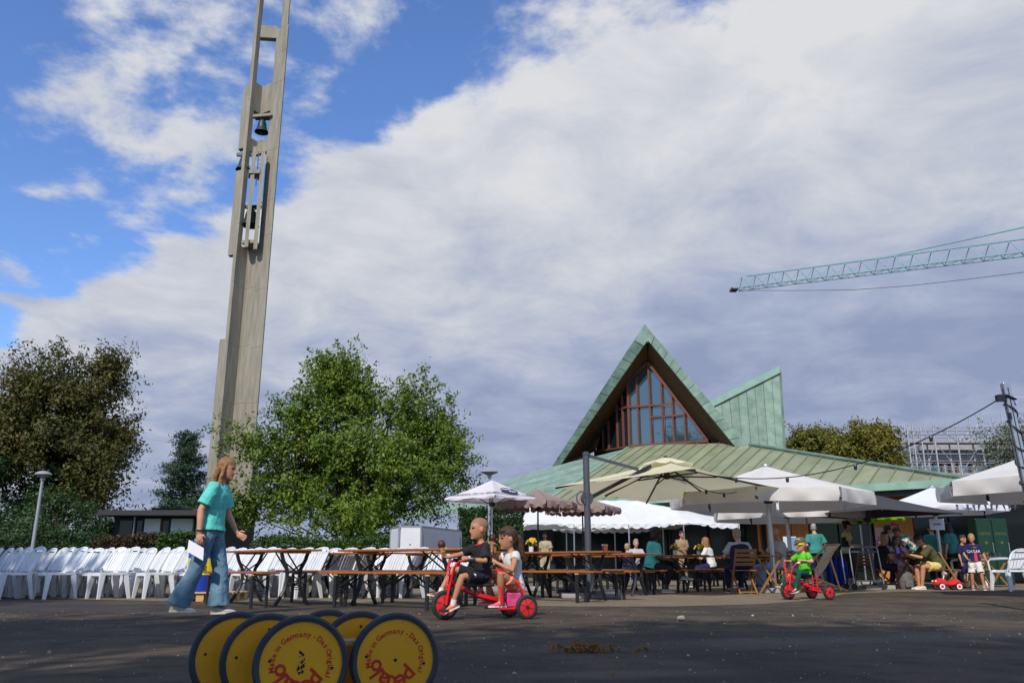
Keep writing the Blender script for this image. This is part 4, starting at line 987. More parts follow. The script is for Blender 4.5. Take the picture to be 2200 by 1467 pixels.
for dz_, sx_, nq_ in ((.045, -.05, 5), (-.05, .08, 4)):
    tb = MB()
    for q in range(nq_): tb.add([(sx_ + (q - nq_ / 2) * .058 + r_ * math.cos(e_), dz_ + h_ * math.sin(e_), .006) for r_, h_ in (((.022, .034), (.02, .05), (.026, .03))[q % 3],) for e_ in [j * math.pi / 5 for j in range(10)]], [tuple(range(10))])
    n, Rr, zr, za = 4, 1.08, 2.0, 2.42; a0 = R(5) + 3 * math.pi / 2; P0 = Vector((Rr * math.cos(a0), Rr * math.sin(a0), zr)); P1 = Vector((Rr * math.cos(a0 + math.pi / 2), Rr * math.sin(a0 + math.pi / 2), zr)); T = Vector((0, 0, za)); ex = (P1 - P0).normalized(); mid = P0.lerp(P1, .5); ey = (T - mid).normalized(); nn = ex.cross(ey).normalized(); o_ = T.lerp(mid, .66)
    tb.v = [tuple(o_ + ex * v[0] + ey * v[1] + nn * .02) for v in tb.v]; obj('logo_strokes', tb, 'print_white', ice, fixn=False)
# cantilever parasol
cp0 = G(1266, 15); cz = Vector((2.98 - cp0.x, 15.95 - cp0.y, 0))
ct = thing('cantilever_parasol', 'cream square cantilever parasol hung from a grey side post', 'parasol', cp0)
b = MB(); b.tube([(0, 0, .1), (0, 0, 2.5)], .058, 14); obj('post', b, 'grey_metal', ct, True)
b = MB(); b.lathe([(.062, 2.46), (.068, 2.5), (.03, 2.53)], 14); obj('post_cap', b, 'grey_metal', ct)
b = MB(); b.box((0, 0, .05), (1.0, 1.0, .08)); bevel(obj('base_slab', b, 'concrete_block', ct), .02)
b = MB(); b.beam((0, 0, .11), (.55, .3, .11), .1, .06); b.beam((0, 0, .112), (-.5, .4, .112), .1, .06); b.beam((0, 0, .108), (.1, -.6, .108), .1, .06); obj('base_cross', b, 'grey_metal', ct)
u = cz.normalized()
b = MB(); b.beam(Vector((0, 0, 2.47)), cz * .62 + Vector((0, 0, 2.28)), .05, .05); obj('stay', b, 'grey_metal', ct)
b = MB(); b.beam(Vector((0, 0, 1.72)) + u * .08, cz * .78 + Vector((0, 0, 2.36)), .055, .06); obj('arm', b, 'black_metal', ct)
b = MB(); b.lathe([(.11, -.04), (.125, 0), (.11, .04)], 16, mx=Matrix.Translation((0, 0, 1.7)) @ Euler((math.pi / 2, 0, .4)).to_matrix().to_4x4()); b.tube([(-.1 + .09 * math.cos(q), -.06, 1.7 + .12 * math.sin(q)) for q in [k * .6 for k in range(11)]], .012, 6); obj('crank_clamp', b, 'grey_metal', ct, True)
cn = bpy.data.objects.new('canopy', None); C.objects.link(cn); cn.parent = ct; cn.location = cz; cn.rotation_euler = (R(-3.2), 0, 0)
canopy(cn, 4, 2.2, 1.99, 2.5, 'cream_cloth', 0, R(2), sag=.06)
b = MB(); rr = [[], []]
for k in range(33):
    a = 2 * math.pi * k / 32; w = 1 + .03 * math.sin(a * 9) ; q = .62 / max(abs(math.cos(a)), abs(math.sin(a))) ** .45
    rr[0].append(Vector((math.cos(a) * .1, math.sin(a) * .1, 2.55))); rr[1].append(Vector((math.cos(a) * q * w * .8, math.sin(a) * q * w * .8, 2.39 + .025 * math.sin(a * 11))))
b.add(rr[0] + rr[1], [(k, k + 1, 34 + k, 33 + k) for k in range(32)]); obj('vent_flap', b, 'cream_cloth', cn, True, fixn=False)
b = MB(); b.lathe([(.03, 2.15), (.07, 2.17), (.06, 2.24), (.03, 2.5), (.05, 2.56), (.03, 2.6)], 12); obj('hub', b, 'black_metal', cn)
for k in range(8):
    a = R(2) + k * math.pi / 4; Rr = 2.2 if k % 2 == 0 else 2.2 * .69; e = Vector((math.cos(a) * Rr * .98, math.sin(a) * Rr * .98, 1.965 if k % 2 == 0 else 1.97))
    b = MB(); b.beam((0, 0, 2.42), e, .025, .03); b.tube([(0, 0, 2.2), Vector((0, 0, 2.42)).lerp(e, .45) - Vector((0, 0, .02))], .014, 5); obj('rib', b, 'black_metal', cn)

# ================================================================ marquee
MY = 30.5; mx0 = GX(1113, MY); mx1 = GX(1597, MY); mz = 1.98; mdep = 4.2
mt = thing('marquee', 'long white party tent in front of the church', 'marquee', ((mx0 + mx1) / 2, MY, 0)); hw = (mx1 - mx0) / 2; NB = 4
rz = 2.98
for k in range(NB):
    a, c_ = -hw + 2 * hw * k / NB, -hw + 2 * hw * (k + 1) / NB
    for s in (0, 1):
        b = MB(); n_ = 10; vs = []
        for i in range(n_ + 1):
            for j in range(n_ + 1):
                f, e = i / n_, j / n_; x = a + (c_ - a) * e; y = (mdep / 2) * f if s == 0 else mdep - (mdep / 2) * f
                if k == 0: x = max(x, a + (c_ - a) * .32 * f)
                if k == NB - 1: x = min(x, c_ - (c_ - a) * .32 * f)
                vs.append((x, y, mz + (rz - mz) * f - .07 * math.sin(e * math.pi) * math.sin(f * math.pi * .9 + .2) + .012 * math.sin(x * 9 + f * 7)))
        b.add(vs, [(i * (n_ + 1) + j, i * (n_ + 1) + j + 1, (i + 1) * (n_ + 1) + j + 1, (i + 1) * (n_ + 1) + j) for i in range(n_) for j in range(n_)]); obj('roof_panel', b, 'white_cloth', mt, True, fixn=False)
for s in (-1, 1):
    b = MB(); q = (2 * hw / NB) * .32; b.add([(s * hw, 0, mz), (s * hw, mdep, mz), (s * (hw - q), mdep / 2, rz)], [(0, 1, 2)]); obj('gable_panel', b, 'white_cloth', mt)
for y0 in (-.012, mdep + .012):
    b = MB(); n_ = 140; rows = [[], [], []]
    for j in range(n_ + 1):
        x = -hw + 2 * hw * j / n_; d = .10 + .06 * abs(math.sin(j * math.pi / 6)); lift = .17 * max(0, math.sin((j / n_) * math.pi * 3.1 + .4)) ** 2
        rows[0].append((x, y0, mz + .02)); rows[1].append((x, y0 - .03 * math.sin(j * .9), mz - d * .5 + lift * .6)); rows[2].append((x, y0 - .02 * math.sin(j * 1.3), mz - d + lift))
    b.add([p for r in rows for p in r], [(i * (n_ + 1) + j, i * (n_ + 1) + j + 1, (i + 1) * (n_ + 1) + j + 1, (i + 1) * (n_ + 1) + j) for i in range(2) for j in range(n_)]); obj('valance', b, 'white_cloth', mt, True, fixn=False)
for y0 in (.0, mdep):
    for k in range(NB + 1):
        b = MB(); x = -hw + .04 + (2 * hw - .08) * k / NB; b.tube([(x, y0, 0), (x, y0, mz)], .028, 8); obj('pole', b, 'steel', mt)
for s in (-1, 1):
    b = MB(); n_ = 10; vs = []
    for i in range(n_ + 1):
        vs += [(s * hw + .015 * math.sin(i * 2.1), .03 + .42 * i / n_, 0.02), (s * hw + .02 * math.sin(i * 1.7), .03 + (.3 if s > 0 else .42) * i / n_, mz - .02)]
    b.add(vs, [(2 * i, 2 * i + 2, 2 * i + 3, 2 * i + 1) for i in range(n_)]); obj('side_curtain', b, 'white_cloth', mt, True, fixn=False)
# ================================================================ trailer
tl = thing('box_trailer', 'white box trailer with aluminium edges behind the beer tables', 'trailer', G(880, 21))
o_ = Vector(tl.location); TP = [G(836, 21.7) - o_, G(854, 20.9) - o_, G(902, 20.9) - o_, G(988, 23.6) - o_, G(905, 25.2) - o_]; z0, z1 = .3, 1.45
def up_(p, z): return Vector((p.x, p.y, z))
b = MB(); b.prism([up_(p * .985, z0) for p in TP], (0, 0, z1 - z0)); obj('box_body', b, 'grey_box', tl)
b = MB(); b.prism([up_(p * 1.01, z1) for p in TP], (0, 0, .045)); obj('roof', b, 'alu_edge', tl)
b = MB(); b.prism([up_(p * 1.0, z0 - .07) for p in TP], (0, 0, .07)); obj('chassis', b, 'alu_edge', tl)
for k in range(5):
    b = MB(); b.tube([up_(TP[k], z0), up_(TP[k], z1)], .035, 6); obj('corner_post', b, 'alu_edge', tl)
    q, r = TP[k], TP[(k + 1) % 5]; n_ = Vector((r.y - q.y, q.x - r.x, 0)).normalized()
    if n_.dot((q + r) / 2 - sum(TP, Vector()) / 5) < 0: n_ = -n_
    q2, r2 = q.lerp(r, .05), q.lerp(r, .95)
    b = MB(); b.prism([up_(q2, z0 + .04), up_(r2, z0 + .04), up_(r2, z1 - .06), up_(q2, z1 - .06)], n_ * .012); side_ = obj('door' if k == 1 else 'side_panel', b, 'white_plastic' if k == 1 else 'grey_box', tl)
    if k == 1:
        c_ = q.lerp(r, .5) + n_ * .02; b = MB(); b.ball(up_(c_, 1.05), .022, 8); obj('lock', b, 'alu_edge', side_); b = MB(); b.box(up_(c_, .8), (.26, .01, .01)); obj('handle', b, 'alu_edge', side_)
for p in (TP[2].lerp(TP[3], .5), TP[4].lerp(TP[0], .5)):
    b = MB(); d_ = (TP[3] - TP[2]); b.lathe([(.1, -.07), (.26, -.07), (.28, 0), (.26, .07), (.1, .07)], 18, mx=Matrix.Translation(up_(p, .285)) @ Euler((math.pi / 2, 0, math.atan2(d_.y, d_.x))).to_matrix().to_4x4()); obj('wheel', b, 'rubber', tl, True)
# ================================================================ bin on a pallet
pl = thing('pallet', 'wooden pallet under the blue and yellow bin', 'pallet', G(450, 13.9), R(-8))
for k in range(5): bevel(obj('deck_board', MB().box((0, -.3 + .15 * k, .132), (.98, .12, .022)), 'pale_wood', pl), .004)
for x in (-.42, 0, .42):
    for y in (-.27, 0, .27): obj('block', MB().box((x, y, .07), (.13, .11, .1)), 'pale_wood', pl)
    obj('skid', MB().box((x, 0, .011), (.12, .66, .02)), 'pale_wood', pl)
bn = thing('recycling_bin', 'tall blue bin with yellow middle band behind the walking woman', 'bin', G(431, 13.9, .143) + Vector((0, 0, .0)), R(-8)); bn.scale = (.95, .95, .92)
b = MB(); b.lathe([(.22, 0), (.24, .28)], 20); obj('lower_shell', b, 'blue_bin', bn, True)
b = MB(); b.lathe([(.245, .282), (.25, .56)], 20); obj('band', b, 'yellow_bin', bn, True)
b = MB(); b.lathe([(.25, .562), (.245, .8), (.20, .86), (.12, .88)], 20); obj('hood', b, 'blue_bin', bn, True)
b = MB(); b.box((.09, -.244, .42), (.13, .012, .13)); lg_ = obj('label_plate', b, 'print_navy', bn)
tb = text_mb('bru', .06); tb.v = [(v[0] + .09, -.252, v[1] + .4) for v in tb.v]; obj('lettering', tb, 'print_white', lg_, fixn=False)
# ================================================================ aluminium pole, lights and pennants
pp = G(2264, 10.0)
pt = thing('aluminium_pole', 'square aluminium pole wound with black cable at the right', 'pole', pp); pt.rotation_euler = (0, R(-3.0), 0)
b = MB(); b.box((0, 0, 1.36), (.085, .085, 2.72)); bevel(obj('profile', b, 'steel', pt), .008)
b = MB(); b.box((0, 0, .03), (.3, .3, .06)); obj('foot_plate', b, 'galvanised', pt)
for s in (-1, 1): obj('groove', MB().box((s * .0, -.0432, 1.4) if s > 0 else (-.0432, 0, 1.4), (.012, .003, 2.5) if s > 0 else (.003, .012, 2.5)), 'trim_dark', pt)
b = MB(); pts = []
for k in range(90):
    a = k * .42; pts.append((math.cos(a) * .066, math.sin(a) * .066, 2.55 - k * .0155 - .03 * math.sin(k * .5)))
b.tube(pts, .009, 5); b.tube([(-.05, -.06, 2.56), (.06, -.06, 2.5), (.05, .06, 2.52), (-.06, .05, 2.58), (-.05, -.07, 2.53)], .013, 5); obj('wound_cable', b, 'black_metal', pt)
b = MB(); b.box((-.1, -.02, 2.53), (.1, .07, .08)); b.box((-.055, -.06, 2.3), (.03, .02, .08)); obj('junction_box', b, 'black_metal', pt)
def hang(name, label, cat, p0, p1, sagv, n, rad, m):
    p0, p1 = Vector(p0), Vector(p1); t = thing(name, label, cat, p0); pts = [(p0.lerp(p1, k / n) - Vector((0, 0, sagv * 4 * (k / n) * (1 - k / n)))) - p0 for k in range(n + 1)]
    b = MB(); b.tube(pts, rad, 5); obj('cable', b, m, t); return t, pts
sl0 = pp + Vector((-.23, 0, 2.52)); q1 = W(1540, 1022, 13.2)
t, pts = hang('string_lights', 'black festoon cable with sockets from aluminium pole to cream parasol', 'string lights', sl0, q1, .36, 24, .008, 'black_metal')
for k in (5, 11, 17, 22):
    b = MB(); b.lathe([(.02, -.07), (.026, -.02), (.018, .01)], 8, mx=Matrix.Translation(pts[k])); obj('socket', b, 'black_metal', t)
t, pts = hang('string_lights', 'short festoon cable hanging between cream and off-white parasols', 'string lights', W(1467, 1025, 15), W(1583, 1057, 15.6), .12, 12, .008, 'black_metal')
for k in (5, 9):
    b = MB(); b.lathe([(.02, -.07), (.026, -.02), (.018, .01)], 8, mx=Matrix.Translation(pts[k])); obj('socket', b, 'black_metal', t)
def bunting(label, p0, p1, sagv, n, ln):
    t, pts = hang('pennant_string', label, 'bunting', p0, p1, sagv, n * 2, .004, 'print_white')
    for k in range(n):
        a = Vector(pts[2 * k]); c_ = Vector(pts[2 * k + 1]); b = MB(); sw = .03 * math.sin(k * 2.3)
        d = (c_ - a).cross(Vector((0, 0, 1))).normalized(); tip = (a + c_) / 2 + Vector((sw, 0, -ln)) + d * sw
        b.add([a + d * .002, c_ + d * .002, tip, (a + c_) / 2 + d * (.03 + sw) + Vector((0, 0, -ln * .45))], [(0, 3, 2), (0, 1, 3), (1, 2, 3)]); obj('pennant', b, 'lilac', t, fixn=False)
bunting('lilac pennants flying from the aluminium pole top', pp + Vector((-.09, 0, 2.54)), pp + Vector((1.6, .6, 2.85)), .06, 9, .26)
bunting('lilac pennants hanging under the parasols at the right', W(2075, 1083, 15.3), W(2190, 1078, 15), .02, 9, .15)
# ================================================================ pedalo toys with yellow wheels
def arc_text(txt, r, size, start, step, bold=0.0, mi=0):
    out = MB(); a = start
    adv = {'i': .45, 'l': .45, ' ': .5, 'M': 1.3, '-': .6, 'm': 1.35, 'D': 1.1, 'G': 1.15, 'O': 1.15, 'r': .7}
    for ch in txt:
        w = adv.get(ch, 1.0); a -= step * w / 2
        if ch != ' ':
            tb = text_mb(ch, size, bold=bold); ca, sa = math.cos(a), math.sin(a)
            o_ = len(out.v); out.v += [(ca * (r + v[1]) + sa * v[0], sa * (r + v[1]) - ca * v[0], 0) for v in tb.v]; out.f += [tuple(i + o_ for i in f) for f in tb.f]; out.m += [mi] * len(tb.f)
        a -= step * w / 2
    return out
WR = .179
def disc_mx(p, axis):
    z = Vector(axis).normalized(); x = Vector((0, 0, 1)).cross(z).normalized(); y = z.cross(x); m = Matrix((x, y, z)).transposed().to_4x4(); m.translation = p; return m
ax = Vector((math.sin(R(21)), -math.cos(R(21)), 0))
ped = thing('pedalo', 'pedal toy with six yellow wheels rimmed in grey rubber, front of the picture', 'pedalo', G(745, 3.75))
o_ = Vector(ped.location)
rows = [(W(646, 1432, 3.36), 'lettered'), (W(848, 1424, 3.52), 'lettered')]
text1 = arc_text('Made in Germany - Das Original', .100, .0285, R(206), R(8.7), .0008); text2 = arc_text('pedalo', .058, .088, R(-17), R(28), .002)
step = Vector((-.165, .125, 0))
for (c0, _), ns in zip(rows, (3, 3)):
    for k in range(ns):
        st = step
        c_ = c0 + st * k; c_.z = WR; mx = disc_mx(c_ - o_, ax)
        b = MB(); b.lathe([(WR * .86, -.014), (WR * .95, -.017), (WR, -.008), (WR, .008), (WR * .95, .017), (WR * .86, .014)], 48, mx=mx, cap=False); ty = obj('tyre', b, 'tyre_grey', ped, True)
        b = MB(); b.lathe([(WR * .865, -.010), (WR * .865, .010)], 48, mx=mx); ds = obj('wheel_disc', b, 'yellow_disc', ped)
        tf = mx @ Matrix.Translation((0, 0, .0106))
        for a in (R(172), R(-8), R(90) if k else R(262)):
            b = MB(); b.lathe([(.006, 0), (.0055, .0015)], 10, mx=tf @ Matrix.Translation((math.cos(a) * .118, math.sin(a) * .118, 0))); obj('bolt_hole', b, 'print_black', ds)
        if k == 0:
            rot = Matrix.Rotation(R(-12), 4, 'Z')
            for tbx, nm in ((text1, 'ring_lettering'), (text2, 'name_lettering')):
                b = MB(); b.add(tbx.v, tbx.f); b.xf(tf @ Matrix.Translation((0, 0, .0006)) @ rot); obj(nm, b, 'red_print', ds, fixn=False)
            if c0.x < -.7:
                b = MB()
                for q in range(26):
                    x, y = random.gauss(0, .007) + .004 * math.sin(q), random.uniform(-.03, .05); s = random.uniform(.0015, .005); b.add([(x + s * math.cos(j * 1.2 + q) * random.uniform(.6, 1.5), y + s * 1.6 * math.sin(j * 1.2 + q), 0) for j in range(5)], [(0, 1, 2, 3, 4)])
                b.xf(tf @ Matrix.Translation((0, 0, .0008))); obj('worn_spot', b, 'print_black', ds, fixn=False)
            else:
                b = MB(); b.lathe([(.007, 0), (.006, .002)], 10, mx=tf); obj('bolt_hole', b, 'print_black', ds)
        b = MB()
        for q in range(9):
            a = random.uniform(0, 6.28); r = random.uniform(.06, .15); x, y = r * math.cos(a), r * math.sin(a); l = random.uniform(.004, .02); e = random.uniform(0, 3.1); w = .0006
            b.add([(x - math.sin(e) * w, y + math.cos(e) * w, 0), (x + l * math.cos(e), y + l * math.sin(e), 0), (x + math.sin(e) * w, y - math.cos(e) * w, 0)], [(0, 1, 2)])
        b.xf(tf @ Matrix.Translation((0, 0, .0004))); obj('scratch', b, 'scuff', ds, fixn=False)
la = rows[0][0].copy(); ra = rows[1][0].copy()
for k in range(2):
    p = la + step * (k + .5); q = ra + step * (k + .5); p.z = q.z = .245
    dd = (q - p).normalized(); p2, q2 = p - dd * .06, q + dd * .06
    b = MB(); b.beam(p2 - o_, q2 - o_, .12, .022); bevel(obj('foot_board', b, 'pale_wood', ped), .004)
    for e in (p, q):
        b = MB(); b.tube([e - o_ - Vector((0, 0, .03)) + ax * .085, e - o_ - Vector((0, 0, .03)) - ax * .085], .012, 8); obj('axle', b, 'black_metal', ped)
        b = MB(); b.box(e - o_ - Vector((0, 0, .02)), (.04, .04, .03)); obj('bearing', b, 'black_metal', ped)
# ================================================================ small ground things
def rock(p, s, label):
    b = MB(); b.ball((0, 0, s * .35), (s * .6, s * .45, s * .38), 10); b.v = [tuple(Vector(v) * (1 + .12 * math.sin(v[0] * 140 + v[1] * 90))) for v in b.v]; tag(obj('pebble', b, 'stone', smooth=True, loc=p), label, 'pebble', 'pebbles on the asphalt')
rock(G(1464, 8.9), .07, 'pale pebble lying on the asphalt between the two tricycles'); rock(G(1617, 9.6), .03, 'tiny pebble on the asphalt right of the pale one')
rng = np.random.default_rng(3); n = 130
P = np.stack([rng.normal(0, .085, n), rng.normal(0, .06, n), np.abs(rng.normal(0, .018, n)) + .012], 1); P2 = np.stack([rng.uniform(-.28, .42, 24), rng.normal(0, .07, 24), np.full(24, .012)], 1)
lf = obj('fallen_leaves', leaf_mesh('fallen_leaves', np.concatenate([P, P2]), .042, rng, 'dry_leaf', .3, .6), None, loc=G(1258, 5.75)); tag(lf, 'small heap of brown fallen leaves on the asphalt', 'leaves'); lf['kind'] = 'stuff'
n = 2600; P = np.stack([rng.uniform(-6, 7, n), 1.8 + 9 * rng.uniform(0, 1, n) ** 1.3, np.zeros(n)], 1); sz = rng.gamma(2.0, .0016, n) + .0012
V = np.array([(1, 0, 0), (-.5, .8, 0), (-.4, -.9, 0), (0, 0, .9)]); vs = (P[:, None, :] + V[None] * sz[:, None, None] * rng.uniform(.6, 1.5, (n, 4, 1))).reshape(-1, 3)
gm = MB(); gm.v = [tuple(q) for q in vs]; gm.f = [f for i in range(n) for f in ((4 * i, 4 * i + 1, 4 * i + 3), (4 * i + 1, 4 * i + 2, 4 * i + 3), (4 * i + 2, 4 * i, 4 * i + 3))]; gm.m = [0] * len(gm.f)
gt = obj('grit', gm, 'stone', fixn=False); tag(gt, 'fine pale grit strewn over the dark asphalt', 'grit'); gt['kind'] = 'stuff'
P = np.stack([rng.uniform(-5, 6, 60), 3.5 + 8 * rng.uniform(0, 1, 60), np.full(60, .008)], 1)
sl2 = obj('fallen_leaves', leaf_mesh('fallen_leaves', P, .04, rng, 'dry_leaf', 1.5, .6), None); tag(sl2, 'single dry leaves scattered over the asphalt', 'leaves'); sl2['kind'] = 'stuff'
# ================================================================ terrace furniture at the right
def folding_chair(p, yaw, label, m='teak'):
    t = thing('folding_chair', label, 'chair', p, yaw, 'wooden folding chairs')
    for s in (-1, 1):
        b = MB(); b.beam((.2, s * .2, 0), (-.24, s * .2, .86), .025, .04, up=(1, 0, .4)); obj('back_leg', b, m, t)
        b = MB(); b.beam((-.24, s * .17, 0), (.18, s * .17, .45), .025, .04, up=(1, 0, .4)); obj('front_leg', b, m, t)
    for k in range(5): obj('seat_slat', MB().box((-.14 + .075 * k, 0, .455), (.06, .42, .018)), m, t)
    for k in range(4):
        z = .57 + .085 * k; obj('back_slat', MB().box((.2 - .44 * z / .86 - .01, 0, z), (.018, .42, .055), (0, R(-27), 0)), m, t)
    obj('stretcher', MB().beam((-.2, -.17, .05), (-.2, .17, .05), .025, .025), m, t)
def folding_table(p, yaw, label, w=.6, m='teak'):
    t = thing('folding_table', label, 'table', p, yaw, 'wooden folding tables')
    for k in range(6): obj('slat', MB().box((0, -w / 2 + w * (k + .5) / 6, .735), (w, w / 6 - .012, .02)), m, t)
    for s in (-1, 1):
        obj('leg', MB().beam((-.27, s * w * .42, 0), (.27, s * w * .42, .72), .025, .04, up=(1, 0, .4)), m, t); obj('leg', MB().beam((.27, s * w * .36, 0), (-.27, s * w * .36, .72), .025, .04, up=(1, 0, .4)), m, t)
    obj('rail', MB().box((0, 0, .71), (.04, w * .9, .03)), m, t); return t
FC = G(1600, 17.0)
folding_chair(FC, R(95), 'brown slatted folding chair holding the person in the dark vest')
ft = G(1645, 17.5); folding_table(ft, R(12), 'small wooden folding table beside the man in the pale shirt', .62)
vase(ft + Vector((-.12, -.2, .746)), 'pink flower on the small wooden folding table', 1, 'petal_pink', .8)
folding_chair(G(1680, 18.5), R(190), 'wooden folding chair under the man in the pale shirt')
folding_chair(G(2040, 20.4), R(0), 'wooden folding chair behind the man in the olive shirt'); folding_chair(G(1900, 21.2), R(180), 'wooden folding chair under the woman in black')
folding_chair(G(1860, 23.5), R(90), 'wooden folding chair in the shade behind the trolley')
folding_chair(G(2105, 21.6), R(90), 'wooden folding chair behind the standing boys')
ft2 = folding_table(G(1955, 21.2), R(0), 'dark blue topped table between the seated guests', .9); obj('table_cloth', MB().box((0, 0, .751), (.96, .96, .01)), 'navy', ft2)
vase(G(1925, 21.0) + Vector((0, 0, .757)), 'yellow flowers on the dark blue table', 4, s=.7)
ft3 = folding_table(G(2120, 23), R(0), 'long table with a tray of cutlery behind the standing boy', 1.6)
tr_ = thing('cutlery_tray', 'tray of glasses on the long table at the right', 'tray', G(2135, 23) + Vector((0, 0, .746))); obj('tray_base', MB().box((0, 0, .012), (.7, .34, .024)), 'steel', tr_)
for k in range(7): b = MB(); b.lathe([(.03, 0), (.035, .12)], 10, mx=Matrix.Translation((-.28 + .09 * k, .05 * (k % 2) - .03, .025))); obj('glass_tumbler', b, 'glass', tr_)
# deck chair
dk = thing('deck_chair', 'beech deck chair frame with slack white fabric beside the green-shirted child', 'deck chair', G(1756, 18.4), R(188))
for s in (-1, 1):
    obj('long_rail', MB().beam((.55, s * .27, .03), (-.45, s * .27, .98), .03, .05, up=(0, 1, 0)), 'beech', dk); obj('floor_rail', MB().beam((-.55, s * .235, .03), (.42, s * .235, .4), .03, .05, up=(0, 1, 0)), 'beech', dk)
    obj('prop', MB().beam((-.36, s * .30, .03), (-.2, s * .30, .72), .025, .04, up=(0, 1, 0)), 'beech', dk)
for p in ((-.45, .98), (.5, .08), (-.5, .05)): b = MB(); b.tube([(p[0], -.29, p[1]), (p[0], .29, p[1])], .018, 8); obj('cross_bar', b, 'beech', dk)
b = MB(); n_ = 12; vs = []
for i in range(n_ + 1):
    f = i / n_; x = -.43 + .85 * f; z = .96 - .78 * f - .2 * math.sin(f * math.pi); vs += [(x, -.22, z), (x, .22, z)]
b.add(vs, [(2 * i, 2 * i + 1, 2 * i + 3, 2 * i + 2) for i in range(n_)]); obj('fabric', b, 'offwhite_cloth', dk, True, fixn=False)
# tray trolley
tv = thing('tray_trolley', 'chrome tray trolley with black castors in front of the yellow-shirted woman', 'trolley', G(1857, 20.3), R(4))
for y in (-.22, .22):
    b = MB(); b.tube([(-.33, y, .12), (-.37, y, .9), (-.33, y, .97), (.27, y, .97), (.31, y, .9), (.38, y, .12)], .016, 8); obj('hoop', b, 'steel', tv, True)
obj('top_tray', MB().box((-.03, 0, .86), (.66, .46, .03)), 'grey_metal', tv); obj('bottom_tray', MB().box((0, 0, .2), (.72, .46, .03)), 'grey_metal', tv)
for x in (-.33, .38):
    for y in (-.22, .22):
        b = MB(); b.lathe([(.02, -.02), (.07, -.02), (.075, 0), (.07, .02), (.02, .02)], 16, mx=Matrix.Translation((x, y, .075)) @ Euler((math.pi / 2, 0, 0)).to_matrix().to_4x4()); obj('castor', b, 'rubber', tv, True)
# ride-on car
rc = thing('ride_on_car', 'red ride-on toy car with white steering wheel at the man in olive', 'toy car', G(2036, 19.9), R(180))
b = MB(); rs = []
for x, zb, zt_, w in ((.30, .12, .17, .09), (.27, .09, .235, .125), (.17, .08, .275, .14), (.06, .085, .25, .12), (-.02, .09, .195, .10), (-.09, .09, .2, .10), (-.16, .09, .25, .12), (-.23, .09, .255, .13), (-.29, .11, .2, .11)):
    rs.append([Vector((x, w * math.cos(a) if abs(math.cos(a)) < .7 else w * (1 if math.cos(a) > 0 else -1), (zb + zt_) / 2 + (zt_ - zb) / 2 * math.sin(a))) for a in [2 * math.pi * k / 14 for k in range(14)]])
b.rings(rs); obj('car_body', b, 'red_plastic', rc, True)
for x in (.19, -.2):
    for s in (-1, 1):
        mxw = Matrix.Translation((x, s * .135, .085)) @ Euler((math.pi / 2, 0, 0)).to_matrix().to_4x4()
        b = MB(); b.lathe([(.055, -.03), (.08, -.03), (.085, -.0), (.08, .03), (.055, .03)], 20, mx=mxw); w_ = obj('wheel', b, 'rubber', rc, True)
        b = MB(); b.lathe([(.052, -.033), (.06, -.034), (.06, .034), (.052, .033)], 20, mx=mxw); obj('white_ring', b, 'print_white', w_); b = MB(); b.lathe([(.001, -.036), (.035, -.034), (.035, .034), (.001, .036)], 16, mx=mxw); obj('hub_cap', b, 'red_plastic', w_)
b = MB(); b.tube([(.07, 0, .24), (.03, 0, .36)], .012, 8); b.tube([(.02 + .02 * math.cos(a), .09 * math.sin(a), .37 + .03 * math.cos(a)) for a in [k * .524 for k in range(13)]], .012, 6); b.box((.025, 0, .365), (.05, .14, .02)); obj('steering_wheel', b, 'print_white', rc, True)
for s in (-1, 1): b = MB(); b.ball((.285, s * .08, .2), .022, 8); obj('headlight', b, 'print_white', rc)
# backpack
bk_ = thing('backpack', 'grey patterned backpack on the ground between the seated guests', 'backpack', G(1950, 20.6))
b = MB(); b.rings([[Vector((w * math.cos(a) * .17, d * math.sin(a) * .11, z)) for a in [2 * math.pi * k / 12 for k in range(12)]] for w, d, z in ((.85, .8, 0), (1, 1, .06), (1, 1, .25), (.85, .85, .36), (.4, .4, .41))]); obj('bag', b, 'bag_grey', bk_, True)
b = MB(); b.box((0, -.12, .13), (.2, .05, .16)); bevel(obj('front_pocket', b, 'bag_grey', bk_), .02); b = MB(); b.tube([(-.05, 0, .4), (0, 0, .45), (.05, 0, .4)], .01, 6); obj('handle', b, 'print_black', bk_)
# fridges, posters and sign
for k, x in enumerate((2122, 2156)):
    f = thing('drinks_fridge', 'dark green drinks fridge, the %s of two in the shade' % ('left', 'right')[k], 'fridge', G(x, 25.4), R(-3), 'green drinks fridges')
    b = MB(); b.box((0, 0, .95), (.44, .5, 1.9)); bevel(obj('cabinet', b, 'fridge_green', f), .015)
    b = MB(); b.box((0, -.262, .95), (.42, .02, 1.82)); dd_ = obj('door', b, 'fridge_green', f); b = MB(); b.tube([(.18, -.29, .8), (.18, -.29, 1.2)], .01, 6); obj('handle', b, 'steel', dd_)
    tb = text_mb('PEPITA', .105); tb.v = [(v[0], -.275, v[1] + 1.42) for v in tb.v]; obj('lettering', tb, 'leaf_autumn', dd_, fixn=False)
    b = MB(); b.lathe([(.001, 0), (.04, .002)], 12, mx=Matrix.Translation((0, -.274, 1.2)) @ Euler((math.pi / 2, 0, 0)).to_matrix().to_4x4()); obj('emblem', b, 'leaf_autumn', dd_)
def poster(x, y, Y, w, h, m, label, extra=None):
    p = W(x, y, Y); t = thing('poster', label, 'poster', p); obj('sheet', MB().box((0, 0, 0), (w, .006, h)), m, t)
    if extra: extra(t)
    return t
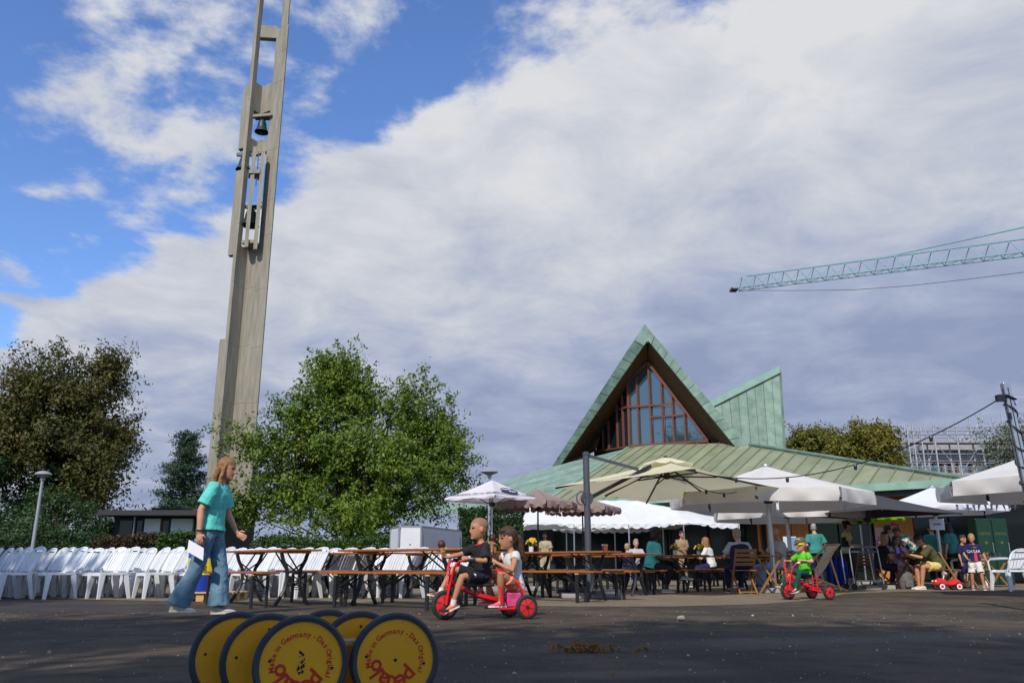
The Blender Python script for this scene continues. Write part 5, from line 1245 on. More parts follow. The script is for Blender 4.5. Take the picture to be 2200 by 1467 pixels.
def ex1(t):
    obj('band', MB().box((0, -.006, -.16), (.44, .006, .14)), 'poster_magenta', t)
    b = MB(); b.lathe([(.001, 0), (.075, .002)], 16, mx=Matrix.Translation((0, -.007, .07)) @ Euler((math.pi / 2, 0, 0)).to_matrix().to_4x4()); obj('round_mark', b, 'print_navy', t)
    for k in range(3): b = MB(); b.lathe([(.001, 0), (.045, .002)], 12, mx=Matrix.Translation((-.14 + .14 * k, -.0115, -.16)) @ Euler((math.pi / 2, 0, 0)).to_matrix().to_4x4()); obj('dot', b, 'print_white', t)
    for k in range(3): obj('bar', MB().box((-.15 + .15 * k, -.0075, -.04), (.03, .003, .05)), 'print_navy', t)
WP = 26.2
def ex2(t):
    for k in range(5): b = MB(); b.ball((.06 + .03 * math.sin(k * 2), -.008, -.3 + .15 * k), (.06, .006, .07), 8); obj('yellow_blot', b, 'yellow_bin', t)
poster(1713, 1187, 24.5, .3, .85, 'denim_light', 'tall blue and yellow board behind the child in green', ex2)['category'] = 'board'
tk = thing('blue_tarp', 'deep blue cloth hanging behind the tray trolley', 'cloth', G(1805, 23.4)); b = MB(); b.add([(-.3 + .6 * i / 16, .05 * math.sin(i * 1.7), z) for z in (0.02, .78) for i in range(17)], [(i, i + 1, 18 + i, 17 + i) for i in range(16)]); obj('cloth_sheet', b, 'blue_bin', tk, True, fixn=False)
obj('rail', MB().box((0, 0, .79), (.66, .04, .04)), 'black_metal', tk)
for s in (-1, 1): obj('leg', MB().box((s * .31, .03, .385), (.03, .03, .77)), 'black_metal', tk)
poster(1898, 1152, 24.6, .46, .5, 'poster_pink', 'pink notice with round symbols on the orange wall', ex1)
poster(1697, 1164, 26.0, .40, .33, 'poster_pale', 'pale children drawing taped to the wooden wall')
sg_ = poster(2013, 1126, 20.6, .36, .26, 'paper', 'small white paper sign hanging under the cream parasol'); tb = MB()
for q in range(9): tb.add([(-.09 + .021 * q + x_, -.006, z_) for x_, z_ in ((-.008, -.012), (.007, -.012), (.009, .012 + .008 * (q % 3)), (-.006, .012 + .008 * (q % 3)))], [(0, 1, 2, 3)])
obj('faint_writing', tb, 'print_black', sg_, fixn=False)
sg_['category'] = 'sign'
bl = poster(1527, 1165, 34.2, .95, .32, 'lime_cloth', 'lime and pink banner inside the marquee'); obj('pink_half', MB().box((.55, -.006, 0), (.55, .006, .3)), 'pink', bl); tb = text_mb('vD', .2); tb.v = [(v[0] + .25, -.016, v[1] - .07) for v in tb.v]; obj('lettering', tb, 'petal_yellow', bl, fixn=False)
# ================================================================ people
BAKE = []
TXW = bpy.data.textures.new('wrinkle', 'CLOUDS'); TXW.noise_scale = .11; TXW.noise_depth = 2
TXH = bpy.data.textures.new('strand', 'CLOUDS'); TXH.noise_scale = .05; TXH.noise_depth = 2
def soft(name, mb, mats, parent, vox, post=None, extra=None, it=4):
    me = mb.mesh(name, mats); o = bpy.data.objects.new(name, me); C.objects.link(o); o.parent = parent
    r = o.modifiers.new('r', 'REMESH'); r.mode = 'VOXEL'; r.voxel_size = vox; r.use_smooth_shade = True
    s = o.modifiers.new('s', 'SMOOTH'); s.factor = .5; s.iterations = it
    if name != 'body' and mats != 'stubble':
        d = o.modifiers.new('d', 'DISPLACE'); d.texture = TXH if name == 'hair' else TXW; d.strength = .014 if name == 'hair' else .024; d.mid_level = .5; d.texture_coords = 'LOCAL'
    BAKE.append((o, mats, post, extra)); return o
def bake_all():
    bpy.context.view_layer.update(); dg = bpy.context.evaluated_depsgraph_get()
    for o, mats, post, extra in BAKE:
        me = bpy.data.meshes.new_from_object(o.evaluated_get(dg), depsgraph=dg); o.modifiers.clear(); me.name = o.name
        me.materials.clear()
        for m in (mats if isinstance(mats, (list, tuple)) else [mats]): me.materials.append(M(m))
        n = len(me.polygons); mi = np.zeros(n, dtype=np.int32); cs = np.zeros(n * 3, dtype=np.float32); me.polygons.foreach_get('center', cs)
        if post: post(cs.reshape(-1, 3), mi)
        me.polygons.foreach_set('material_index', mi)
        if extra is not None and extra.v:
            bm = bmesh.new(); bm.from_mesh(me); vs = [bm.verts.new(v) for v in extra.v]
            for f in extra.f:
                try: q = bm.faces.new([vs[i] for i in f]); q.smooth = True
                except ValueError: pass
            bmesh.ops.recalc_face_normals(bm, faces=bm.faces); bm.to_mesh(me); bm.free()
        me.polygons.foreach_set('use_smooth', [True] * len(me.polygons)); o.data = me
def ik(a, c, l1, l2, pole):
    d = c - a; L = d.length
    if L > l1 + l2 - .004: c = a + d.normalized() * (l1 + l2 - .004); d = c - a; L = d.length
    L = max(L, abs(l1 - l2) + .01); k = (l1 * l1 - l2 * l2 + L * L) / (2 * L); h = math.sqrt(max(0, l1 * l1 - k * k)); u = d.normalized(); p = Vector(pole); p = p - u * p.dot(u)
    p = p.normalized() if p.length > 1e-5 else u.orthogonal().normalized()
    return a + u * k + p * h, c
HEAD = [(-.02, .10, .28, .02), (.04, .17, .36, .10), (.12, .225, .385, .20), (.22, .27, .395, .29), (.34, .305, .40, .36), (.46, .325, .40, .42), (.58, .335, .405, .455), (.70, .33, .395, .46), (.80, .30, .35, .44), (.89, .235, .26, .36), (.96, .14, .14, .24), (1.0, .04, .0, .12)]
def person(label, loc, yaw, H=1.72, hs=1.06, pel=None, lean=4, lean2=None, hyaw=0, hpit=0, wl=None, wr=None, al=None, ar=None, el=(-1, .5, -.3), er=(-1, -.5, -.3), kl=(1, .15, 0), kr=(1, -.15, 0), skin='skin', top=None, bot=None, shoe='shoe_dark', sole='sole', hair=('short', 'hair_brown'), vox=.014, fat=1.0, group=None, socks=None, hand_curl=.5, toe=(0, 0), hl=None, hr=None, glasses=None, tilt=0, cat='person'):
    s = H / 1.75; t = thing('person', label, cat, loc, yaw, group); z = Vector((0, 0, 1)); X = Vector((1, 0, 0)); Yv = Vector((0, 1, 0))
    lean2 = lean if lean2 is None else lean2
    u0 = Vector((math.sin(R(lean)), 0, math.cos(R(lean)))); u1 = Vector((math.sin(R(lean2)), 0, math.cos(R(lean2))))
    P = Vector(pel) if pel else Vector((0, 0, .93 * s))
    def spine(q):
        q *= s
        if q < .2 * s: return P + u0 * q
        f = min(1, (q - .2 * s) / (.2 * s)); m = u0.lerp(u1, .5 * f).normalized(); return P + u0 * (.2 * s) + m * (q - .2 * s)
    def fr_(q): 
        d = (spine(q + .01) - spine(q - .01)).normalized(); return d, Yv.cross(d).normalized()
    def tring(q, ry, rx, n=16, off=0):
        d, f = fr_(q); c = spine(q) + f * off * s; return [c + Yv * math.cos(2 * math.pi * k / n) * ry * s * fat + f * math.sin(2 * math.pi * k / n) * rx * s * fat for k in range(n)]
    T = [(-.09, .11, .075, 0), (-.03, .16, .105, -.012), (.04, .168, .112, -.012), (.12, .147, .10, 0), (.20, .135, .095, .004), (.30, .152, .107, .008), (.38, .168, .108, .004), (.44, .16, .09, -.006), (.485, .105, .07, -.012), (.51, .06, .058, -.012)]
    Nb = spine(.50); un = (u1 * .55 + z * .45).normalized(); un = (un + X * .12).normalized()
    SL, SR = spine(.445) + Yv * .165 * s * fat, spine(.445) - Yv * .165 * s * fat; HL, HR = spine(-.01) + Yv * .088 * s, spine(-.01) - Yv * .088 * s
    wl = SL + Vector((.04, .07, -.53)) * s if wl is None else Vector(wl); wr = SR + Vector((.04, -.07, -.53)) * s if wr is None else Vector(wr)
    al = Vector((0, .1 * s, .085 * s)) if al is None else Vector(al); ar = Vector((0, -.1 * s, .085 * s)) if ar is None else Vector(ar)
    E = []; K = []
    for a, w, e in ((SL, wl, el), (SR, wr, er)): E.append(ik(a, w, .29 * s, .25 * s, e))
    for a, w, e in ((HL, al, kl), (HR, ar, kr)): K.append(ik(a, w, .435 * s, .42 * s, e))
    b = MB(); b.rings([tring(q, ry, rx, off=o) for q, ry, rx, o in T])
    for S_, (e, w) in zip((SL, SR), E):
        b.tube([S_ - (S_ - spine(.44)) * .35, S_, S_.lerp(e, .3), S_.lerp(e, .7), e, e.lerp(w, .3), e.lerp(w, .75), w], [.05 * s, .056 * s, .051 * s, .043 * s, .04 * s, .041 * s, .031 * s, .025 * s], 10)
    for Hh, (k, a) in zip((HL, HR), K):
        b.tube([Hh + z * .03 * s, Hh.lerp(k, .15), Hh.lerp(k, .5), Hh.lerp(k, .85), k, k.lerp(a, .3), k.lerp(a, .7), a], [.08 * s, .088 * s, .076 * s, .058 * s, .054 * s, .056 * s, .042 * s, .034 * s], 12)
    nt = Nb + un * .075 * s
    b.tube([Nb - un * .03 * s, nt, nt + un * .06 * s], [.06 * s, .05 * s, .05 * s], 10)
    hh = .225 * s * hs
    hm = Euler((R(tilt), R(hpit), R(hyaw)), 'XYZ').to_matrix(); ho = nt + hm @ Vector((.03 * s, 0, -.02 * s))
    hd = lambda x, y, q: ho + hm @ Vector((x * hh, y * hh, q * hh))
    hr_ = []
    for q, w, f, bk in HEAD:
        ring = []
        for k in range(18):
            a = 2 * math.pi * k / 18; ca, sa = math.cos(a), math.sin(a); ring.append(hd((f if ca > 0 else bk) * ca * (1 - .06 * abs(sa) * (ca > 0)), w * sa, q))
        hr_.append(ring)
    b.rings(hr_)
    nq = .0 if hs < 1.15 else -.03
    b.tube([hd(.38, 0, .53), hd(.42 + nq * .5, 0, .42), hd(.47 + nq, 0, .335), hd(.385, 0, .29)], [.03 * hh, .04 * hh, .052 * hh, .042 * hh], 8)
    for y in (-1, 1):
        b.ball(hd(-.03, y * .35, .43), (.085 * hh, .05 * hh, .135 * hh), 8, rot=hm); b.ball(hd(.33, y * .15, .575), (.06 * hh, .10 * hh, .03 * hh), 8, rot=hm)
    b.ball(hd(.345, 0, .2), (.05 * hh, .1 * hh, .035 * hh), 8, rot=hm); b.ball(hd(.32, 0, .04), (.08 * hh, .1 * hh, .07 * hh), 8, rot=hm)
    ex = MB(); hands = []
    for (e, w), sd, hv in zip(E, (1, -1), (hl, hr)):
        d = Vector(hv).normalized() if hv else (w - e).normalized(); ref = Vector((0, sd, 0)) if abs(d.y) < .8 else Vector((0, 0, 1)); pn = (ref - d * ref.dot(d)).normalized(); sdv = d.cross(pn)  # pn: back of hand outward
        if sdv.dot(X) < 0: sdv = -sdv
        rot = Matrix((d, sdv, pn)).transposed(); pc = w + d * .045 * s; b.ball(pc, (.056 * s, .042 * s, .019 * s), 10, rot=rot)
        for k in range(4):
            ln = (.062, .075, .07, .052)[k] * s; b0 = w + d * .085 * s + sdv * (.028 - .0185 * k) * s; c1 = hand_curl; q1 = (d * math.cos(c1 * .7) - pn * math.sin(c1 * .7)); q2 = (d * math.cos(c1 * 1.7) - pn * math.sin(c1 * 1.7)); q3 = (d * math.cos(c1 * 2.6) - pn * math.sin(c1 * 2.6))
            p1 = b0 + q1 * ln * .45; p2 = p1 + q2 * ln * .35; p3 = p2 + q3 * ln * .28; ex.tube([b0 - d * .015 * s, b0, p1, p2, p3], [.0085 * s, .0088 * s, .008 * s, .0072 * s, .005 * s], 6)
        b0 = w + d * .02 * s + sdv * .03 * s; ex.tube([b0, b0 + (d * .6 + sdv * .6 - pn * .3) * .035 * s, b0 + (d * 1.1 + sdv * .55 - pn * .6) * .055 * s], [.012 * s, .0098 * s, .006 * s], 6); hands.append((w, d, pn, sdv))
    for (k, a), tv_ in zip(K, toe):
        fd = Vector((math.cos(R(tv_)), 0, math.sin(R(tv_)))); b.tube([a - fd * .03 * s, a - z * .03 * s + fd * .03 * s, a - z * .05 * s + fd * .12 * s], [.035 * s, .036 * s, .022 * s], 8)
    him = hm.inverted()
    def post(cs, mi):
        q = (cs - np.array(ho)) @ np.array(him).T / hh; x, y, q2 = q[:, 0], np.abs(q[:, 1]), q[:, 2]
        mi[(x > .30) & (np.abs(y - .15) < .062) & (np.abs(q2 - .495) < .034)] = 1
        mi[(x > .28) & (np.abs(y - .16) < .085) & (np.abs(q2 - .59) < .018)] = 3
        mi[(x > .33) & (y < .105) & (np.abs(q2 - .195) < .028)] = 2
    soft('body', b, [skin, 'eye_dark', 'lip', hair[1] if hair else skin], t, vox, post, ex)
    if top:
        m, sl_, hem = top[:3]; inf = top[3] if len(top) > 3 else .018; loose = top[4] if len(top) > 4 else .02
        b = MB(); TT = [(q, ry + inf, rx + inf, o) for q, ry, rx, o in T if q > hem + .01 and q < .49]
        d0 = [(hem, TT[0][1] + .006 + loose * .3, TT[0][2] + .006 + loose * .3, 0)] + TT + [(.497, .085, .07, -.012)]
        b.rings([tring(q, ry, rx, off=o) for q, ry, rx, o in d0])
        for S_, (e, w) in zip((SL, SR), E):
            if sl_ > 0:
                pts = [S_ - (S_ - spine(.44)) * .4]; rd_ = [.062 * s]; f = min(sl_, 1); pts += [S_ + z * .004, S_.lerp(e, f * .5), S_.lerp(e, f)]; rd_ += [.07 * s, (.064 + loose * .4) * s, (.056 + loose) * s]
                if sl_ > 1: pts += [e.lerp(w, .45), e.lerp(w, .92)]; rd_ += [.05 * s, .036 * s]
                b.tube(pts, rd_, 12)
        soft(top[5] if len(top) > 5 else 'shirt', b, m, t, vox)
    if bot:
        m, ln, k_r, h_r = bot[:4]; b = MB()
        b.rings([tring(q, ry + .012, rx + .012, off=o) for q, ry, rx, o in ((-.1, .12, .085, 0), (-.03, .162, .108, -.012), (.04, .168, .112, -.012), (.11, .15, .102, 0))])
        for Hh, (k, a) in zip((HL, HR), K):
            pts = [Hh + z * .03 * s, Hh.lerp(k, .18), Hh.lerp(k, .5)]; rd_ = [.09 * s, .1 * s, (.088 if k_r < .07 else .094) * s]
            if ln <= 1: pts = [Hh + z * .03 * s, Hh.lerp(k, ln * .35), Hh.lerp(k, ln * .7), Hh.lerp(k, ln)]; rd_ = [.09 * s, .1 * s, .098 * s, h_r * s]
            else:
                pts += [Hh.lerp(k, .85), k, k.lerp(a, .35 * (ln - 1)), k.lerp(a, .7 * (ln - 1)), k.lerp(a, ln - 1)]; rd_ += [(k_r + .006) * s, k_r * s, (k_r * .8 + h_r * .2) * s, (k_r * .35 + h_r * .65) * s, h_r * s]
            b.tube(pts, rd_, 14)
        soft(bot[4] if len(bot) > 4 else 'trousers', b, m, t, vox)
    for (k, a), tv_, sd in zip(K, toe, (1, -1)):
        fd = Vector((math.cos(R(tv_)), 0, math.sin(R(tv_)))); fu = Vector((-math.sin(R(tv_)), 0, math.cos(R(tv_)))); o_ = a - fu * .078 * s
        if socks:
            b = MB(); b.tube([a - z * .02, a.lerp(k, .16)], [.043 * s, .046 * s], 10); obj('sock', b, socks, t, True)
        if shoe:
            b = MB(); L = [(-.075, .03, .055), (-.06, .038, .075), (0, .042, .085), (.06, .046, .062), (.12, .049, .046), (.165, .043, .036), (.185, .022, .028)]; rs = []
            for x, w, h in L: rs.append([o_ + fd * x * s + Yv * w * s * math.cos(q) + fu * (.012 + (h - .012) * (.5 + .5 * math.sin(q))) * s for q in [2 * math.pi * j / 12 for j in range(12)]])
            b.rings(rs); sh = obj('shoe', b, shoe, t, True)
            if sole:
                b = MB(); rs = []
                for x, w, h in [(-.082, .028, 0)] + L + [(.193, .02, 0)]: rs.append([o_ + fd * x * s + Yv * w * 1.08 * s * q + fu * hh2 * s for q, hh2 in ((-1, 0), (1, 0), (1, .024), (-1, .024))])
                b.rings(rs); obj('sole', b, sole, sh)
    if hair:
        st, m = hair[:2]; b = MB()
        if st == 'buzz':
            b.ball(hd(-.055, 0, .665), (.435 * hh, .343 * hh, .355 * hh), 20, rot=hm); 
        elif st == 'short':
            b.ball(hd(-.06, 0, .66), (.45 * hh, .362 * hh, .40 * hh), 16, rot=hm); b.ball(hd(-.25, 0, .45), (.26 * hh, .29 * hh, .3 * hh), 12, rot=hm); b.ball(hd(.22, .05, .9), (.18 * hh, .25 * hh, .12 * hh), 10, rot=hm)
        else:
            b.ball(hd(-.06, 0, .65), (.455 * hh, .375 * hh, .41 * hh), 16, rot=hm); b.ball(hd(-.27, 0, .42), (.24 * hh, .30 * hh, .38 * hh), 12, rot=hm)
            if st == 'long':
                for y in (-.26, -.1, .1, .26): b.tube([hd(-.2, y, .5), hd(-.36, y * 1.1, .1), hd(-.38, y * 1.25, -.35), hd(-.42 + .05 * y, y * 1.3, -.8)], [.16 * hh, .16 * hh, .13 * hh, .05 * hh], 8)
                for y in (-1, 1): b.tube([hd(.02, y * .33, .62), hd(.0, y * .37, .3), hd(-.05, y * .38, -.1), hd(.12, y * .34, -.5), hd(.17, y * .3, -.85), hd(.30, y * .27, -1.2)], [.09 * hh, .1 * hh, .11 * hh, .1 * hh, .09 * hh, .03 * hh], 8)
            if st == 'pony':
                b.tube([hd(-.42, 0, .62), hd(-.62, 0, .45), hd(-.66, 0, .05), hd(-.72, .02, -.4), hd(-.85, .03, -.75)], [.09 * hh, .15 * hh, .17 * hh, .13 * hh, .05 * hh], 10)
                b.ball(hd(.24, 0, .82), (.15 * hh, .3 * hh, .16 * hh), 10, rot=hm)
            if st == 'bun': b.ball(hd(-.4, 0, .86), (.2 * hh, .2 * hh, .2 * hh), 10, rot=hm)
            if st == 'curly': b.ball(hd(-.1, 0, .72), (.53 * hh, .46 * hh, .45 * hh), 14, rot=hm); b.ball(hd(-.3, 0, .35), (.32 * hh, .42 * hh, .42 * hh), 12, rot=hm)
        soft('hair', b, m, t, vox * .8, it=2)
    if glasses:
        b = MB()
        for y in (-1, 1):
            b.lathe([(.001, -.01 * hh), (.085 * hh, -.01 * hh), (.085 * hh, .01 * hh), (.001, .01 * hh)], 12, mx=Matrix.Translation(hd(.44, y * .155, .5)) @ (hm @ Euler((0, math.pi / 2, 0)).to_matrix()).to_4x4())
            b.tube([hd(.43, y * .24, .52), hd(.05, y * .36, .52)], .012 * hh, 5)
        b.tube([hd(.455, -.08, .52), hd(.455, .08, .52)], .012 * hh, 5); gobj = obj('glasses', b, glasses, t)
    return dict(t=t, hd=hd, hh=hh, hm=hm, hands=hands, s=s, spine=spine, fr=fr_, ring=tring, E=E, K=K)
def wpt(p, v): return p['t'].matrix_basis @ Vector(v)

# ---- woman walking with a paper in her hand
wp = G(437, 9.55)
w = person('woman in turquoise t-shirt and flared jeans walking past with a white paper', wp, 0, 1.75, pel=(0, 0, .955), lean=3, lean2=14, hyaw=-4, hpit=8, wl=(.22, .22, .90), wr=(-.035, -.26, .885), al=(.125, .09, .10), ar=(-.27, -.09, .092), el=(-.8, .6, -.5), er=(-1, -.3, -.1),
           hr=(.12, 0, -1), hl=(.9, 0, -.5), top=('turquoise', .78, -.03, .024, .03, 'shirt'), bot=('denim', 1.99, .082, .125, 'jeans'), shoe='shoe_cream', hair=('long', 'hair_blonde'), vox=.0085, hand_curl=.55, toe=(3, 0))
b = MB(); b.rings([w['ring'](.075, .168, .113), w['ring'](.10, .165, .11)]); obj('belt', b, 'black_cloth', w['t'], True)
b = MB(); hw_ = w['hands'][1][0]; b.tube([hw_ + Vector((.034 * math.cos(a), .034 * math.sin(a), .03)) for a in [k * .524 for k in range(13)]], .007, 6); obj('bracelet', b, 'choc', w['t'])
pp_ = wpt(w, hw_) + Vector((-.0, -.025, -.10)); pap = thing('paper_sheet', 'white folded paper held in the walking woman\'s lowered hand', 'paper', pp_)
b = MB(); b.prism([(-.10, 0, .03), (.075, -.01, -.06), (.08, -.012, -.19), (-.105, -.002, -.095)], (0, .004, 0)); obj('sheet', b, 'paper', pap)

# ---- tricycles
def wheel(par, p, r, yaw=0.0, wd=.045):
    mx = Matrix.Translation(p) @ Euler((math.pi / 2, 0, yaw)).to_matrix().to_4x4()
    b = MB(); b.lathe([(r * .7, -wd * .42), (r * .88, -wd * .5), (r, -wd * .25), (r, wd * .25), (r * .88, wd * .5), (r * .7, wd * .42)], 28, mx=mx, cap=False); wo = obj('wheel', b, 'rubber', par, True)
    b = MB(); b.lathe([(.001, -wd * .38), (r * .2, -wd * .4), (r * .72, -wd * .3), (r * .72, wd * .3), (r * .2, wd * .4), (.001, wd * .38)], 28, mx=mx); obj('rim', b, 'red_plastic', wo, True)
    for k in range(6):
        a = k * math.pi / 3 + .3; b = MB(); b.box((r * .45 * math.cos(a), r * .45 * math.sin(a), 0), (r * .42, .008, wd * .78), (0, 0, a)); b.xf(mx); obj('spoke_slot', b, 'rubber', wo)
    b = MB(); b.lathe([(.001, -wd * .62), (r * .17, -wd * .6), (r * .17, wd * .6), (.001, wd * .62)], 14, mx=mx); obj('hub', b, 'rubber', wo)
    return wo
def trike(name, label, loc, yaw, tandem):
    t = thing(name, label, 'tricycle', loc, yaw); fx = .38 if tandem else .35; rx = -.45 if tandem else -.34; rw = .23 if tandem else .2; fr = .148 if tandem else .145
    wheel(t, (fx, 0, fr), fr)
    for s in (-1, 1): wheel(t, (rx, s * rw, .122), .122)
    b = MB()
    for s in (-1, 1): b.tube([(fx, s * .038, fr), (fx - .03, s * .04, .32), (fx - .05, s * .06, .42), (fx - .06, s * .1, .52), (fx - .10, s * .15, .585), (fx - .2, s * .2, .60)], .014, 8)
    b.tube([(fx - .035, -.04, .34), (fx - .035, .04, .34)], .013, 8); b.tube([(fx - .055, -.07, .45), (fx - .055, .07, .45)], .012, 8); obj('fork_handlebar', b, 'red_paint', t, True)
    for s in (-1, 1): b = MB(); b.tube([(fx - .15, s * .18, .598), (fx - .25, s * .225, .602)], .02, 8); obj('grip', b, 'rubber', t, True)
    for s in (-1, 1):
        b = MB(); b.tube([(fx, s * .02, fr), (fx, s * .07, fr), (fx + s * .05, s * .075, fr - s * .05)], .009, 6); b.box((fx + s * .05, s * .115, fr - s * .05), (.08, .085, .022)); obj('pedal', b, 'rubber', t)
    b = MB(); b.tube([(fx - .045, 0, .36), (fx - .12, 0, .34), (.08, 0, .26), (-.1, 0, .20), (rx, 0, .125)], .026, 10); b.beam((.06, 0, .255), (rx + .05, 0, .15), .11, .035); obj('main_frame', b, 'red_paint', t, True)
    b = MB(); b.tube([(rx, -rw, .122), (rx, rw, .122)], .014, 8); obj('rear_axle', b, 'black_metal', t)
    b = MB(); b.box((.0 - .03, 0, .345), (.22, .2, .035)); bevel(obj('saddle', b, 'rubber', t), .014); b = MB(); b.tube([(-.03, 0, .33), (0, 0, .22)], .018, 8); obj('seat_post', b, 'red_paint', t)
    b = MB(); xs_ = -.16
    if tandem:
        for s in (-1, 1): b.tube([(rx + .02, s * .2, .15), (rx + .14, s * .2, .105), (xs_ + .02, s * .2, .105), (xs_ - .02, s * .2, .16), (xs_, s * .17, .46), (xs_ - .02, s * .15, .505), (xs_ - .08, s * .16, .47), (rx + .08, s * .18, .36), (rx + .03, s * .2, .28), (rx + .0, s * .2, .13)], .015, 8)
        b.tube([(xs_, -.17, .46), (xs_ + .01, -.1, .52), (xs_ + .01, .1, .52), (xs_, .17, .46)], .014, 8)
    else:
        for s in (-1, 1):
            b.tube([(rx, s * .17, .13), (rx + .06, s * .15, .11), (-.02, s * .1, .17)], .013, 8)
            for q in (-.1, -.19): b.tube([(q, s * .1, .17), (q, s * .1, .40)], .011, 6)
        b.tube([(-.19, -.1, .4), (-.2, 0, .42), (-.19, .1, .4)], .012, 8)
    obj('rear_frame', b, 'red_paint', t, True)
    if tandem: b = MB(); b.rings([[Vector((rx + .09 + a * w, c_ * w2, z)) for a, c_ in ((-1, -1), (1, -1), (1, 1), (-1, 1))] for z, w, w2 in ((.115, .06, .09), (.2, .08, .1), (.265, .1, .115))]); bevel(obj('rear_seat', b, 'pink', t), .015)
    else: b = MB(); b.box((-.16, 0, .41), (.03, .2, .12)); bevel(obj('backrest', b, 'rubber', t), .012)
    return t
TYAW = R(203); tl_ = G(1029, 9.2)
trike('tandem_tricycle', 'red two-seat children tricycle ridden by two children with ice creams', tl_, TYAW, True)
boy = person('small boy in black football kit steering the two-seat tricycle', tl_, TYAW, 1.2, 1.48, pel=(-.03, 0, .435), lean=2, lean2=4, hyaw=2, hpit=0, wl=(.19, .2, .61), wr=(.36, -.14, .615), al=(.335, .115, .16), ar=(.40, -.115, .27), el=(-.6, .7, -.8), er=(-.4, -.8, -.8), kl=(.3, .35, 1), kr=(.3, -.35, 1), skin='skin_tan',
             top=('black_cloth', .85, -.03, .022, .03), bot=('black_cloth', .82, .08, .115, 'shorts'), shoe='shoe_orange', hair=('buzz', 'stubble'), vox=.0085, socks='white_shirt', toe=(-22, 10), hr=(.5, 0, .7), hand_curl=.9)
b = MB(); b.tube([boy['spine'](.475) + Vector((.085 * math.cos(a) * .75 + .0, .075 * math.sin(a), .012 - .02 * math.cos(a))) * 1.0 for a in [k * .524 for k in range(13)]], .009, 6); obj('collar', b, 'red_trim', boy['t'])
e_, w_ = boy['K'][0]; hL = boy['spine'](-.01) + Vector((0, .06, 0)); c_ = hL.lerp(e_, .55)
b = MB()
for k in range(3): a = R(50 + 40 * k); b.ball(c_ + Vector((.02 * math.cos(a), .062, .016 * math.sin(a) + .004)), (.012, .008, .014), 8)
b.ball(c_ + Vector((0, .062, -.006)), (.02, .008, .007), 8); obj('emblem', b, 'print_white', boy['t'])
def cone(p, d, label):
    t = thing('ice_cream_cone', label, 'ice cream', p); q = Vector(d).normalized().to_track_quat('Z', 'Y').to_matrix().to_4x4(); b = MB(); b.lathe([(.006, -.06), (.03, .05), (.032, .055)], 14, mx=q); obj('wafer_cone', b, 'wafer', t, True)
    b = MB(); b.ball(q @ Vector((0, 0, .082)), (.042, .042, .048), 14); b.v = [tuple(Vector(v) * (1 + .03 * math.sin(v[0] * 200) * math.sin(v[2] * 170))) for v in b.v]; obj('scoop', b, 'choc', t, True)
h0 = boy['hands'][1]; cone(wpt(boy, h0[0] + Vector((.045, 0, .055))), (-.12, 0, 1), 'chocolate ice cream cone held out by the small boy')
girl = person('girl in white top and coral shorts riding on the rear seat', tl_, TYAW, 1.27, 1.42, pel=(-.41, 0, .325), lean=4, lean2=14, hyaw=3, hpit=6, wl=(-.14, .15, .57), wr=(-.21, -.07, .70), al=(-.20, .12, .175), ar=(-.16, -.12, .19), el=(-.4, .8, -.9), er=(-.2, -.9, -.7), kl=(.5, .4, 1), kr=(.5, -.4, 1), skin='skin_tan',
              top=('white_shirt', .3, -.05, .02, .02), bot=('coral', .62, .08, .11, 'shorts'), shoe='pink', hair=('pony', 'hair_brown'), vox=.0085, toe=(0, 0), hr=(.3, 0, .8), hand_curl=.9)
d_, f_ = girl['fr'](.2); b = MB(); rs = [girl['ring'](q, rr + .001, rx + .001, 40)[4:17] for q, rr, rx in ((.06, .197, .145), (.14, .178, .134), (.22, .168, .132), (.30, .183, .138))]
n_ = len(rs[0]); b.add([v for r in rs for v in r], [(i * n_ + j, i * n_ + j + 1, (i + 1) * n_ + j + 1, (i + 1) * n_ + j) for i in range(3) for j in range(n_ - 1)]); obj('front_print', b, 'print_multi', girl['t'], True, fixn=False)
h0 = girl['hands'][1]; cone(wpt(girl, h0[0] + Vector((.04, .01, .05))), (.0, 0, 1), 'chocolate ice cream cone at the girl\'s mouth')
t2 = G(1730, 14.4); T2Y = R(204)
trike('tricycle', 'red single-seat children tricycle on the asphalt at the right', t2, T2Y, False)
kid = person('child in bright green shirt, cap and sunglasses riding the red tricycle', t2, T2Y, 1.14, 1.45, pel=(-.04, 0, .425), lean=-2, lean2=6, hyaw=4, hpit=6, wl=(.16, .19, .62), wr=(.18, -.19, .62), al=(.29, .115, .17), ar=(.36, -.115, .24), el=(-.5, .9, -.5), er=(-.5, -.9, -.5), kl=(.3, .35, 1), kr=(.3, -.35, 1),
             top=('bright_green', .7, -.04, .024, .03), bot=('bottle_green', 1.94, .066, .062), shoe='shoe_dark', hair=('short', 'hair_fair'), vox=.011, toe=(-12, 5), hand_curl=.9, glasses='black_metal')
hd = kid['hd']; b = MB(); b.ball(hd(-.05, 0, .74), (.46 * kid['hh'], .385 * kid['hh'], .33 * kid['hh']), 16, rot=kid['hm']); cp_ = obj('cap', b, 'cap_grey', kid['t'], True)
b = MB(); b.rings([[hd(x, y, z_) for x, y, z_ in ((.3, w_, .74), (.3, -w_, .74), (.3, -w_, .77), (.3, w_, .77))] if k == 0 else [hd(.3 + .15 * k, y, z_ - .035 * k) for y, z_ in ((w_, .74), (-w_, .74), (-w_, .77), (w_, .77))] for k, w_ in enumerate((.28, .27, .15))]); obj('cap_brim', b, 'cap_grey', cp_)
b = MB()
for y in (-1, 1): b.tube([hd(.44, y * .155 + .1 * math.cos(a), .5 + .085 * math.sin(a)) for a in [k * .524 for k in range(13)]], .014 * kid['hh'] * 1.5, 5); b.tube([hd(.43, y * .25, .53), hd(.04, y * .37, .53)], .012, 5)
obj('sunglass_frame', b, 'yellow_bin', kid['t'])

